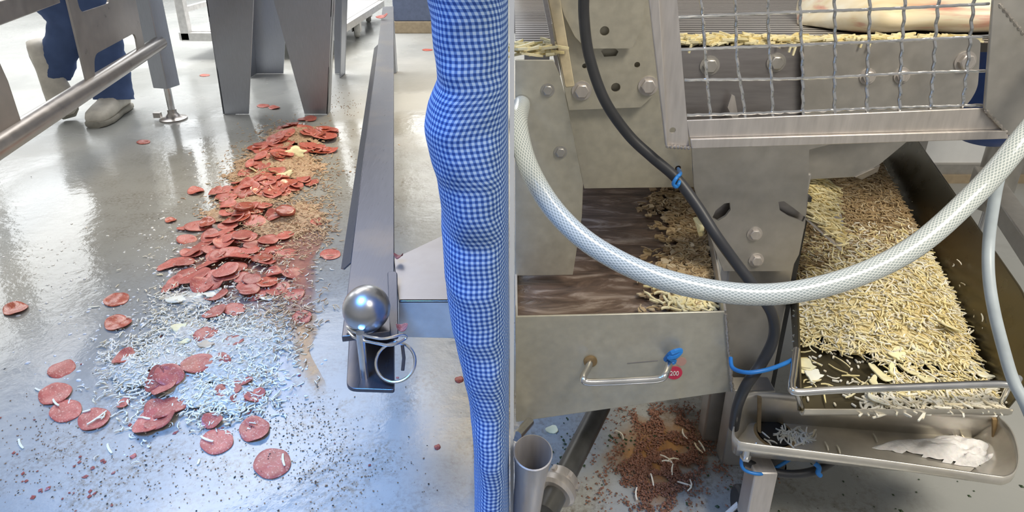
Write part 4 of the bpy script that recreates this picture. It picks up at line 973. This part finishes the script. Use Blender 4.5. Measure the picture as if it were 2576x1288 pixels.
shreds_floor([(560, 890, 75, 45, 520), (640, 860, 50, 35, 300), (420, 900, 60, 40, 420), (330, 930, 40, 40, 420), (560, 1000, 60, 32, 420), (470, 990, 50, 40, 200), (480, 830, 60, 35, 320), (480, 750, 50, 18, 200), (640, 960, 60, 40, 200), (320, 1040, 50, 50, 60), (600, 780, 80, 50, 220), (560, 690, 90, 40, 260), (680, 700, 60, 50, 160), (400, 840, 30, 50, 160)], 'shredded_cheese', 'shred_white', 'white shredded cheese scattered over the front half of the spill', .012, .0020, 3, .006)
shreds_floor([(640, 440, 40, 22, 420), (740, 420, 45, 28, 420), (680, 400, 60, 30, 300), (720, 330, 40, 12, 260), (640, 505, 60, 22, 260), (760, 540, 45, 26, 420), (700, 575, 60, 16, 420), (790, 590, 35, 24, 200), (800, 460, 30, 60, 160), (580, 520, 30, 20, 160), (720, 780, 50, 40, 300), (690, 640, 60, 20, 160)], 'shredded_cheese', 'shred_tan', 'tan sauce-soaked shredded cheese mixed into the far half of the spill', .013, .0021, 5, .010)
def mush_floor(specs, name, m, label, seed, thr=.30, hh=.006):
    mb = MB(); step = .004; bl = [(PZ(x, y), PZ(x+sx_, y), PZ(x, y-sy_)) for x, y, sx_, sy_ in specs]
    def dens(x, y):
        q = 0
        for c_, a, b_ in bl:
            u = V((a.x-c_.x, a.y-c_.y)); v_ = V((b_.x-c_.x, b_.y-c_.y)); det = u.x*v_.y-u.y*v_.x
            dx, dy = x-c_.x, y-c_.y; p_, r_ = (dx*v_.y-dy*v_.x)/det, (u.x*dy-u.y*dx)/det
            q = max(q, math.exp(-.5*(p_*p_+r_*r_)))
        return q*1.0+.38*noise.noise(V((x*22, y*22, seed)))+.34*noise.noise(V((x*75, y*75, seed)))-.1
    xs = [p.x for b_ in bl for p in b_]; ys = [p.y for b_ in bl for p in b_]; x0, x1, y0, y1 = min(xs)-.15, max(xs)+.15, min(ys)-.15, max(ys)+.15
    nx, ny = int((x1-x0)/step), int((y1-y0)/step); idx = {}; vs = []; fs = []
    D = [[dens(x0+i*step, y0+j*step)-thr for i in range(nx+1)] for j in range(ny+1)]
    def vid(i, j):
        if (i, j) not in idx:
            x, y = x0+i*step, y0+j*step; d = max(0, D[j][i]); idx[(i, j)] = len(vs)
            vs.append(V((x, y, hz(x, y)+.0004+hh*min(1, d*2.2)**.6*(1+.5*noise.noise(V((x*150, y*150, seed)))))))
        return idx[(i, j)]
    for j in range(ny):
        for i in range(nx):
            if D[j][i]+D[j+1][i]+D[j][i+1]+D[j+1][i+1] > 0: fs.append((vid(i, j), vid(i+1, j), vid(i+1, j+1), vid(i, j+1)))
    mb.add(vs, fs); return tag(mb.build(name, M[m], smooth=60), label, 'cheese', kind='stuff')
mush_floor([(560, 890, 70, 40), (430, 905, 50, 36), (330, 935, 36, 34), (580, 1000, 60, 28), (470, 850, 50, 35), (470, 985, 40, 30), (650, 880, 40, 40), (490, 752, 50, 14), (560, 940, 80, 30)], 'cheese_mush', 'mush_white', 'soft white cheese mush caked over the front of the spill', 3, .33, .005)
mush_floor([(650, 435, 50, 22), (740, 425, 50, 24), (700, 395, 60, 22), (740, 345, 55, 18), (660, 480, 60, 22), (620, 520, 50, 20), (760, 545, 40, 22), (700, 575, 60, 16), (560, 545, 40, 14)], 'cheese_mush', 'mush_tan', 'tan cheese mush packed between the slices of the far half of the spill', 8, .28, .006)
# ---- flakes and single strands
def flake(name, p, r, label, m='flake', seed=0, thick=.0022, rot=(0, 0, 0), cat='cheese', stretch=1.2, curl=.5):
    rr = random.Random(seed+100); n = rr.randint(5, 7); mb = MB(); out = []
    for k in range(n*4):
        a = 2*PI*k/(n*4); q = r*(.82+.18*math.cos(n*a*.5+seed)+rr.uniform(-.07, .07))
        out.append((q*math.cos(a)*stretch, q*math.sin(a)/stretch))
    hh = lambda x, y: curl*(x*x-y*y*.3)/r*.5+noise.noise(V((x*60, y*60, seed)))*.0012
    c0_ = [V((0, 0, thick))]; n4 = len(out)
    vs = [V((0, 0, thick+hh(0, 0)))]+[V((x*f, y*f, hh(x*f, y*f)+thick*z)) for f, z in ((.5, 1), (.95, 1), (1, .5), (.95, 0), (.5, 0)) for x, y in out]+[V((0, 0, hh(0, 0)))]
    fs = [(0, 1+k, 1+(k+1) % n4) for k in range(n4)]
    for i in range(4):
        for k in range(n4): fs.append((1+i*n4+k, 1+(i+1)*n4+k, 1+(i+1)*n4+(k+1) % n4, 1+i*n4+(k+1) % n4))
    fs += [(len(vs)-1, 1+4*n4+(k+1) % n4, 1+4*n4+k) for k in range(n4)]
    mb.add(vs, fs); o = mb.build(name, M[m], smooth=60); o.location = p; o.rotation_euler = rot
    return tag(o, label, cat)
def up_(px, py, dz): p = hpix(px, py); p.z += dz; return p
flake('cheese_flake', up_(745, 392, .012), .034, 'pale pointed cheese piece standing up in the far mound', 'flake', 1, .003, (.75, .15, .5))
flake('cheese_flake', up_(640, 432, .006), .022, 'cheese piece folded at the left foot of the far mound', 'flake', 2, .003, (.5, .3, 1.5))
flake('cheese_flake', up_(720, 445, .006), .026, 'cheese piece lying flat at the right foot of the far mound', 'flake', 3, .003, (.35, -.2, .3))
flake('cheese_flake', up_(690, 438, .004), .020, 'cheese piece in the middle of the foot of the far mound', 'flake', 7, .003, (.6, .2, 2.3))
flake('cheese_flake', up_(466, 752, .002), .030, 'large wet white cheese piece at the left edge of the wet middle', 'flake_pale', 4, .003, (0, 0, .35), stretch=1.35, curl=.15)
flake('cheese_flake', up_(532, 742, .003), .020, 'smaller white cheese piece right of the large wet white one', 'flake_pale', 5, .002, (.1, .1, 1.2))
flake('cheese_flake', up_(520, 875, .006), .014, 'tan torn cheese scrap above the red slice pair', 'shred_tan', 6, .003, (.2, .1, 0))
flake('cheese_flake', up_(450, 830, .005), .018, 'yellowish cheese chip among the white shreds', 'flake', 8, .002, (.2, .2, 1))
flake('pale_green_leaf', up_(466, 866, .006), .010, 'small pale green leaf-like scrap among the white shreds', 'flake', 9, .0015, (.3, .1, .9), cat='scrap', stretch=1.5)
flake('cheese_flake', up_(675, 752, .002), .016, 'greyish cheese piece lying in the orange sauce', 'flake_pale', 10, .002, (0, 0, .5))
flake('cheese_flake', PZ(1388, 1082), .011, 'round pale cheese chip on the floor below the drawer tray', 'flake', 11, .002, (0, 0, .2), stretch=1.0)
ss = [(245, 1052, 60, 35, 'long white cheese strand lying across the single slice at the left'), (140, 1014, 22, -48, 'short cheese strand on the two torn overlapping slices'), (98, 998, 0, 0, None), (713, 1158, 30, -82, 'short white cheese strand on the nearest slice'), (520, 1106, 34, -22, 'curved white strand on the front slice left of the dark-specked one'), (236, 773, 28, 5, 'white cheese strand alone right of the brownish floor smear'), (52, 1118, 26, -65, 'white cheese strand in the grime at the left edge'), (275, 1130, 26, -65, 'white strand alone on the floor below the long-strand slice'), (218, 1035, 22, 15, 'short strand on the upper edge of the long-strand slice'), (365, 1052, 26, -15, 'thin white strand on the front overlapping slices'), (500, 1163, 14, 70, 'tiny white strand on the open floor below the front slices'), (98, 982, 22, -20, 'short strand at the upper left of the two torn slices')]
for i, (x, y, L_, a_, l_) in enumerate(ss):
    if not l_: continue
    c0_ = PZ(x, y, .005); a_ = math.radians(a_); v0 = PZ(x+math.cos(a_)*L_/2, y-math.sin(a_)*L_/2, .005)-PZ(x-math.cos(a_)*L_/2, y+math.sin(a_)*L_/2, .005)
    mb = MB(); shred(mb, (0, 0, 0), math.atan2(v0.y, v0.x), v0.length, .0032, .1, 0, seg=4, h=.002); o = mb.build('cheese_strand', M['flake_pale'], smooth=50); onsl = i in (0, 1, 3, 4, 8, 9); o.location = c0_ if onsl else PZ(x, y, .0004); tag(o, l_, 'cheese')
# ---- puddles, droplets and crumbs on the left floor
def puddle(name, pts, m, label, z=.0009, seed=0):
    out = spline([PZ(x, y, 0) for x, y in pts], 10, True); c_ = sum(out, V())/len(out); n = len(out); mb = MB(); vs = []; fs = []; uvs = []
    fr_ = [0, .25, .5, .7, .85, .94, 1]; U = [1, .9, .7, .5, .3, .12, 0]
    for i, f in enumerate(fr_):
        for k in range(n):
            p = c_.lerp(out[k], f*(1+.09*noise.noise(out[k]*26+V((seed, 0, 0)))+.05*noise.noise(out[k]*80))); vs.append(V((p.x, p.y, z*(1-f**6)+.0002)))
    for i in range(len(fr_)-1):
        for k in range(n):
            fs.append((i*n+k, i*n+(k+1) % n, (i+1)*n+(k+1) % n, (i+1)*n+k)); uvs.append([(U[i], 0), (U[i], 0), (U[i+1], 0), (U[i+1], 0)])
    mb.add(vs, fs, uvs); return tag(mb.build(name, M[m], smooth=80), label, 'puddle', kind='stuff')
puddle('sauce_puddle', [(700, 600), (800, 560), (832, 575), (800, 640), (800, 740), (796, 800), (775, 840), (745, 830), (700, 780), (650, 760), (640, 680)], 'red_water', 'reddish sauce water along the right side of the spill', .0012, 1)
puddle('sauce_puddle', [(720, 770), (790, 760), (800, 830), (780, 880), (800, 930), (828, 985), (800, 1002), (768, 960), (735, 920), (735, 850)], 'sauce', 'orange sauce streak running toward the camera right of the white shreds', .0010, 2)
puddle('milky_puddle', [(640, 820), (700, 830), (735, 900), (745, 960), (790, 1010), (740, 1030), (660, 1010), (600, 960), (590, 880)], 'milk', 'milky water puddle around the white shreds in front', .0011, 3)
puddle('sauce_puddle', [(470, 590), (600, 520), (760, 500), (830, 560), (760, 620), (700, 780), (560, 800), (430, 740), (420, 660)], 'red_water', 'thin red water film under the wet middle of the spill', .0005, 4)
mb = MB(); rr = random.Random(5)
for cx, cy, sx_, sy_, n in ((330, 800, 110, 90, 200), (430, 620, 40, 70, 240), (140, 690, 80, 60, 120), (520, 440, 50, 60, 100), (250, 920, 90, 60, 90), (700, 940, 45, 35, 60)):
    for i in range(n):
        p = PZ(cx+rr.gauss(0, sx_), cy+rr.gauss(0, sy_)); r_ = .0032*rr.random()**3+.0009
        mb.lathe([(r_, 0), (r_*.92, r_*.25), (r_*.6, r_*.5), (0, r_*.6)], Matrix.Translation(p) @ Matrix.Rotation(rr.random()*3, 4, 'Z') @ Matrix.Scale(rr.uniform(1, 1.8), 4, (1, 0, 0)), 8)
tag(mb.build('water_droplets', M['drop'], smooth=80), 'water droplets beaded on the floor left of the spill', 'water', kind='stuff')
def crumbs(name, specs, m, label, r0, cat, seed, hmax=.003, clump=False):
    rr = random.Random(seed); mb = MB()
    for cx, cy, sx_, sy_, n in specs:
        for i in range(n):
            x, y = cx+rr.gauss(0, sx_), cy+rr.gauss(0, sy_)
            if abs(x-1288) < 12 or (clump and noise.noise(V((x/34, y/26, seed)))+.25*rr.random() < .02): continue
            p = PZ(x, y, 0); p.z += rr.random()*hmax+.0006; r_ = r0*rr.uniform(.4, 1.3)
            q = Matrix.Translation(p) @ Matrix.Rotation(rr.random()*6, 4, 'Z') @ Matrix.Scale(rr.uniform(.8, 1.6), 4, (1, 0, 0))
            o = len(mb.v); mb.add([q @ V((a*r_*rr.uniform(.7, 1.2), b_*r_, c_*r_*.7)) for a, b_, c_ in ((1, 0, 0), (0, 1, 0), (-1, 0, 0), (0, -1, 0), (0, 0, 1), (0, 0, -1))], [(0, 1, 4), (1, 2, 4), (2, 3, 4), (3, 0, 4), (1, 0, 5), (2, 1, 5), (3, 2, 5), (0, 3, 5)])
    return tag(mb.build(name, M[m], smooth=0), label, cat, kind='stuff')
crumbs('brown_crumbs', [(450, 1200, 260, 55, 420), (800, 1150, 50, 60, 200), (110, 1110, 70, 50, 200), (760, 1060, 60, 40, 160), (880, 1180, 60, 50, 120)], 'crumb', 'brown crumbs and grime scattered on the floor nearest the camera', .0012, 'crumbs', 4, .0006)
crumbs('dark_specks', [(560, 1020, 70, 35, 260), (740, 1050, 50, 30, 80), (500, 1180, 300, 80, 160), (400, 700, 250, 250, 60), (480, 880, 90, 60, 160)], 'dirt', 'black specks of dirt around the front of the spill', .0014, 'dirt', 6, .004)
crumbs('pink_scraps', [(150, 1215, 60, 40, 26), (390, 1060, 300, 60, 30), (560, 960, 80, 60, 60)], 'pep', 'small pink meat scraps on the floor in front of the spill', .0030, 'scraps', 8, .001)
crumbs('warm_crumbs', [(870, 270, 25, 14, 60), (850, 240, 20, 20, 20), (820, 420, 40, 60, 160)], 'crumb', 'fine tan crumbs on the floor right of the far mound', .0022, 'crumbs', 18, .001)
# ---- right floor: brown meat crumbs, herbs and cheese
crumbs('meat_crumbs', [(1670, 1055, 55, 18, 2200), (1700, 1095, 50, 14, 800), (1660, 1150, 50, 26, 3600), (1650, 1200, 55, 25, 3200), (1740, 1160, 60, 22, 900), (1650, 1260, 45, 30, 1100), (1780, 1110, 40, 16, 160), (1700, 1200, 110, 60, 220), (1510, 1140, 30, 30, 60), (1500, 1230, 30, 25, 50), (1840, 1200, 30, 50, 60)], 'meat', 'brown cooked meat crumbs spilled on the floor under the drawer tray', .0017, 'crumbs', 11, .006, True)
puddle('brown_stain', [(1590, 1050), (1700, 1030), (1800, 1060), (1790, 1160), (1720, 1200), (1690, 1290), (1610, 1290), (1570, 1210), (1500, 1160), (1540, 1100)], 'sauce', 'yellowish brown wet stain under the meat crumbs', .0006, 9)
crumbs('herb_specks', [(1560, 1105, 20, 14, 26), (1440, 1100, 25, 40, 26), (1420, 1150, 30, 40, 14), (1700, 1180, 160, 70, 50), (2200, 1250, 160, 25, 16)], 'herb', 'dark green herb specks on the floor under the machine', .0024, 'herbs', 12, .001)
mb = MB(); rr = random.Random(2)
for x, y in ((1680, 1170), (1690, 1164), (1675, 1160), (1755, 1135), (1765, 1130), (1720, 1100), (1690, 1190), (1560, 1100), (1720, 1225), (1790, 1018), (1812, 1014), (1600, 1250), (1735, 1230), (1640, 1215)):
    p = PZ(x, y); p.z = .006; shred(mb, p, rr.random()*3, .020, .0022, rr.uniform(-.5, .5), .1)
tag(mb.build('cheese_shreds', M['shred_white'], smooth=0), 'a few white cheese shreds lying on the meat crumbs', 'cheese', kind='stuff')

# ---- cheese heap in the right tray
def heap_h(s_, t_):
    """heap height over the tray floor at width s and depth t (0 front, 1 back)"""
    f = max(0, min(1, (t_-.025-.075*(1-s_)**1.3)/.17)); f = f*f*(3-2*f)
    r_ = max(0, min(1, (1.02-s_-.05*t_)/.22)); r_ = r_*r_*(3-2*r_)
    l_ = .55+.45*max(0, min(1, s_/.35))
    return .062*f*r_*l_*(1-.15*t_)
hm = MB(); rowt = []; ns, nt = 44, 90; vs = []; fs = []
for j in range(nt+1):
    for i in range(ns+1):
        s_, t_ = .005+i/ns*.985, .02+j/nt*.97; p = tp_(s_, t_); z_ = heap_h(s_, t_)
        p.z = ZT+.0012+z_+(noise.noise(p*70)*.004+noise.noise(p*160)*.003+.002)*min(1, z_/.01); vs.append(p)
for j in range(nt):
    for i in range(ns):
        a = j*(ns+1)+i
        if heap_h(.005+(i+.5)/ns*.985, .02+(j+.5)/nt*.97) > .009: fs.append((a, a+1, a+ns+2, a+ns+1)); rowt.append(.02+(j+.5)/nt*.97)
nb = len(vs)
hm.add(vs, fs)
rr = random.Random(77)
mi = []
for i in range(9500):
    s_, t_ = rr.random()*.97+.01, rr.random()**1.4*.95+.02
    hq = heap_h(s_, t_)
    if hq < .004 and not (t_ < .07 and s_ > .45 and rr.random() < .5): 
        if rr.random() > .05: continue
    p = tp_(s_, t_); p.z = ZT+.002+hq+rr.random()*.006
    a = rr.gauss(PI/2+.2, .75) if s_ > .6 else rr.random()*PI
    n0 = len(hm.f); shred(hm, p, a, .019*rr.uniform(.5, 1.3), .0015*rr.uniform(.8, 1.3), rr.uniform(-.5, .5), rr.uniform(-.3, .3))
    dim = 1 if (t_+.10*noise.noise(p*9)+rr.uniform(-.09, .09) > .34+.14*(s_-.3)) else 0  # strands turn brown towards the back: wetness plus shade put into the colour
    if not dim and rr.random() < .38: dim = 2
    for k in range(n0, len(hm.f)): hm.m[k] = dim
for k in range(len(fs)): hm.m[k] = 1 if rowt[k] > .29 else 3  # heap surface takes the same wet, shaded brown at the back
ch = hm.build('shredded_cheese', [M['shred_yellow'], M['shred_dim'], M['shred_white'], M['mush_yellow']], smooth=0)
tag(ch, 'big heap of yellow shredded cheese filling the dark collecting tray', 'cheese', kind='stuff')
mb = MB()
for i in range(190):      # loose strands on the front edge of the tray
    s_ = .30+.68*rr.random()**.8; p = tp_(s_, .012+rr.gauss(0, .010)); p.z = ZT+.001+rr.random()*.010*s_
    shred(mb, p, rr.gauss(.3, .8), .024*rr.uniform(.6, 1.4), .0024, rr.uniform(-.4, .4), rr.uniform(-.15, .15))
for i in range(40): p = tp_(rr.uniform(.02, .4), rr.uniform(.0, .12)); p.z = ZT+.001; shred(mb, p, rr.random()*3, .004*rr.uniform(.6, 2), .0024)
tag(mb.build('loose_shreds', M['shred_white'], smooth=0), 'loose white cheese strands along the front lip of the collecting tray', 'cheese', kind='stuff')
def on_heap(px, py, dz=.004):
    z_ = ZT
    for _ in range(6):
        p = PZ(px, py, z_); t_ = (p.y-FLc.y)/TL; s_ = (p.x-FLc.x-ax.x*t_*TL)/(FRc.x-FLc.x); z_ = ZT+heap_h(min(1, max(0, s_)), min(1, max(0, t_)))
    return PZ(px, py, z_+dz)
ff = [(2203, 1009, .014, 'square pale flake lying alone on the tray front behind the lip'), (2384, 822, .013, 'yellow flake near the right slope of the cheese heap'), (2258, 892, .013, 'flake left of centre on the cheese heap front'), (2310, 880, .012, 'flake right of centre on the cheese heap front'), (2246, 936, .011, 'flake at the foot of the heap, left of two side by side'), (2284, 934, .011, 'flake at the foot of the heap, right of two side by side'), (2464, 940, .015, 'flake curled against the right wall above the rod'), (2325, 953, .013, 'flake just behind the front rod at mid tray'), (2022, 922, .014, 'white flake stuck in the left front corner of the tray'), (2042, 946, .012, 'smaller flake below the one in the left front corner'), (2216, 944, .015, 'folded flake behind the rod at the left of the heap foot'), (2196, 962, .009, 'small triangular flake right behind the front rod'), (2130, 770, .012, 'flake on the left upper heap below the braided hose'), (2170, 850, .013, 'flake on the left slope of the heap')]
for i, (x, y, r_, l_) in enumerate(ff): flake('cheese_flake', on_heap(x, y, .005), r_, l_, 'flake' if i % 3 else 'flake_pale', 20+i, .002, (.35+R.uniform(-.2, .2), R.uniform(-.2, .2), R.random()*3))
mb = MB()      # bits stuck on the right wall of the tray
for x, y in ((2405, 668), (2423, 727), (2430, 715), (2458, 790), (2480, 840), (2478, 800), (2500, 905), (2548, 930), (2540, 1000), (2500, 1010), (2470, 880), (2300, 510), (2420, 660), (2505, 945)):
    p = PL(x, y, tp_(1, 0)+V((.012, 0, 0)), V((1, -.385, 0)).normalized()); p += V((-.004, 0, 0)); shred(mb, p, 1.2+rr.uniform(-.4, .4), .012, .0016, .2, rr.uniform(-.9, .9))
tag(mb.build('stuck_shreds', M['shred_white'], smooth=0), 'single cheese strands stuck on the right wall of the collecting tray', 'cheese', kind='stuff')
# small ledge under the bracket, loaded with cheese
q = [PY(2028, 548, .75), PY(2118, 628, .73), PY(2122, 560, .80), PY(2098, 470, .84), PY(2034, 455, .84)]
lg_ = MB().prism(q, (0, 0, -.003)); le = lg_.build('scraper_ledge', M['guard'], mach)
mb = MB(); c_ = sum(q, V())/5
for i in range(420):
    a, b_ = rr.random(), rr.random()
    p = q[0].lerp(q[1], a).lerp(q[4].lerp(q[3], a), b_); p.z += rr.random()*.010+.001
    shred(mb, p, rr.gauss(-.6, .5), .020*rr.uniform(.6, 1.2), .0020, rr.uniform(-.5, .5), rr.uniform(-.5, .2))
for x, y in ((2093, 640), (2116, 632), (2108, 640)): p = PY(x, y, .735); shred(mb, p, .2, .003, .002); mb.tube([p+V((0, 0, .012)), p+V((.001, 0, -.004))], .001, 6)
tag(mb.build('shredded_cheese', M['shred_yellow'], smooth=0), 'clump of shredded cheese hanging off the ledge right of the column bracket', 'cheese', kind='stuff')
flake('cheese_clump', PY(1752, 572, .76), .018, 'yellow cheese clump stuck at the left edge of the column bracket', 'flake', 51, .006, (1.1, .5, 1.2))
# debris in the drawer tray
mb = MB()
for cx, cy, sx_, sy_, n in ((1700, 510, 45, 24, 200), (1740, 560, 40, 40, 320), (1760, 640, 40, 40, 420), (1730, 690, 60, 30, 200), (1730, 750, 45, 22, 190), (1790, 690, 25, 30, 160)):
    for i in range(n):
        x, y = cx+rr.gauss(0, sx_), cy+rr.gauss(0, sy_)
        if y > 785 or x < 1600: continue
        p = PZ(x, y, flz+.014+rr.random()*.006)
        if p.x > xr_-.004+(p.y-YP1)*(XB1-xr_)/(YB1-YP1) or p.y > YB1-.01: continue
        r_ = .0075*rr.uniform(.35, 1.2); q_ = Matrix.Translation(p) @ Matrix.Rotation(rr.random()*6, 4, 'Z') @ Matrix.Rotation(rr.uniform(-.5, .5), 4, 'X')
        n6 = 6; o_ = [(r_*rr.uniform(.6, 1.2)*math.cos(2*PI*k/n6), r_*rr.uniform(.6, 1.2)*math.sin(2*PI*k/n6)) for k in range(n6)]
        mb.prism([q_ @ V((a, b_, 0)) for a, b_ in o_], (0, 0, .0022))
        if rr.random() < .7: shred(mb, p+V((0, 0, .003)), rr.random()*3, .016, .0018, rr.uniform(-.6, .6))
tag(mb.build('cheese_debris', M['shred_dim'], smooth=0), 'soggy brown cheese debris drifting at the right of the drawer tray', 'cheese', kind='stuff')
mb = MB()
for i in range(240):
    x, y = 1735+rr.gauss(0, 36), 752+rr.gauss(0, 18)
    if y > 782 or x > 1805: continue
    p = PZ(x, y, flz+.018+rr.random()*.008); shred(mb, p, rr.random()*3, .016*rr.uniform(.6, 1.2), .003, rr.uniform(-.6, .6))
tag(mb.build('cheese_clump', M['shred_yellow'], smooth=0), 'yellow cheese clump floating by the front of the drawer tray', 'cheese', kind='stuff')
# cheese rim along the belt edge, dough on the belt
mb = MB()
for x0, x1, ya, yb, n in ((1296, 1396, 140, 146, 90), (1712, 2060, 118, 100, 260), (2060, 2470, 98, 84, 260)):
    for i in range(n):
        f = rr.random(); x = x0+(x1-x0)*f; p = PY(x, ya+(yb-ya)*f, YS+.006); p.z = zb+rr.random()*.010; p.y += rr.random()*.03
        if x < 1400: p.y = YA+.02+rr.random()*.05
        shred(mb, p, rr.gauss(0, .35), .022*rr.uniform(.5, 1.3), .0042, rr.uniform(-.5, .5), rr.uniform(-.25, .25))
for x, y in ((1990, 120), (2000, 128), (2020, 118), (1738, 122), (2190, 112), (2170, 108)): p = PY(x, y, YS-.008); mb.tube([p+V((0, 0, .006)), p-V((.002, 0, .006))], .0016, 6)
tag(mb.build('shredded_cheese', M['shred_yellow'], smooth=0), 'cheese shreds lined up along the front edge of the belt', 'cheese', kind='stuff')
mb = MB(); rg_ = []
da, db = PY(2036, 60, .95), PY(2600, 40, .95)
for i in range(26):
    f = i/25; x = da.x+(db.x-da.x)*f; k = math.sin(min(1, f*5)*PI/2); hy = .13*max(.05, k); g = []
    for j in range(28):
        a = 2*PI*j/28; ca, sa = math.cos(a), math.sin(a)
        y_ = .985+math.copysign(abs(ca)**.7, ca)*hy*(1+.05*noise.noise(V((x*9, 2, 0)))); z_ = zb+.028*max(.1, k)*(1+math.copysign(abs(sa)**.8, sa))+.004*noise.noise(V((x*14, y_*14, 3)))
        g.append(V((x, y_, max(zb+.001, z_))))
    rg_.append(g)
mb.loft(rg_); dgh = thing('dough_sheet', 'pale pizza dough with a red sauce smear travelling on the wire belt', 'dough', (da.x, .985, zb))
mb.build('dough', M['dough'], dgh, smooth=80)
# foam and shreds in the trough
mb = MB(); vs = []; fs = []; K = []; nu, nv = 60, 22
fo = [PZ(x, y, zf) for x, y in ((2150, 1128), (2520, 1192), (2548, 1148), (2400, 1092))]
for j in range(nv+1):
    for i in range(nu+1):
        p = fo[0].lerp(fo[1], i/nu).lerp(fo[3].lerp(fo[2], i/nu), j/nv); k = max(.0, min(1, min(i, nu-i)/6)*min(1, min(j, nv-j)/4)*(1.0+.9*noise.noise(p*34)+.8*noise.noise(p*95))-.30*(1-i/nu))
        p.z = zf+.0025+(.016*k**.6*(i/nu)**.5)*(1+.25*noise.noise(p*60)+.15*noise.noise(p*180)); K.append(k); p.x += noise.noise(p*40)*.008; p.y += noise.noise(p*40+V((5, 0, 0)))*.006; vs.append(p)
for j in range(nv):
    for i in range(nu):
        a = j*(nu+1)+i
        if K[a]+K[a+1]+K[a+nu+1]+K[a+nu+2] > .25: fs.append((a, a+1, a+nu+2, a+nu+1))
mb.add(vs, fs); tag(mb.build('white_foam', M['foam'], smooth=60), 'white foam gathered at the right end of the drain trough', 'foam', kind='stuff')
mb = MB()
for i in range(70): p = PZ(2000+rr.gauss(0, 28), 1098+rr.gauss(0, 9), zf+.003); shred(mb, p, rr.random()*3, .012, .0020, rr.uniform(-.5, .5), rr.uniform(0, .6))
for x, y in ((2080, 1123), (2202, 1102), (2412, 1106), (2414, 1112), (2425, 1104), (2110, 1132)): shred(mb, PZ(x, y, zf+.004), 1.4, .014, .002, .1)
tag(mb.build('cheese_shreds', M['shred_white'], smooth=0), 'white cheese shreds washed against the drain hole of the trough', 'cheese', kind='stuff')

# repeats share a group
for o in COL.objects:
    if o.parent or 'group' in o: continue
    if o.name.startswith('pepperoni_slice'): o['group'] = 'slices lying apart from the heap'
    elif o.name.startswith('cheese_flake'): o['group'] = 'cheese flakes in the collecting tray' if o.location.x > .25 else 'cheese pieces on the floor'
    elif o.name.startswith('cheese_strand'): o['group'] = 'single cheese strands on the floor and slices'
    elif o.name.startswith('cable_tie'): o['group'] = 'blue cable ties'
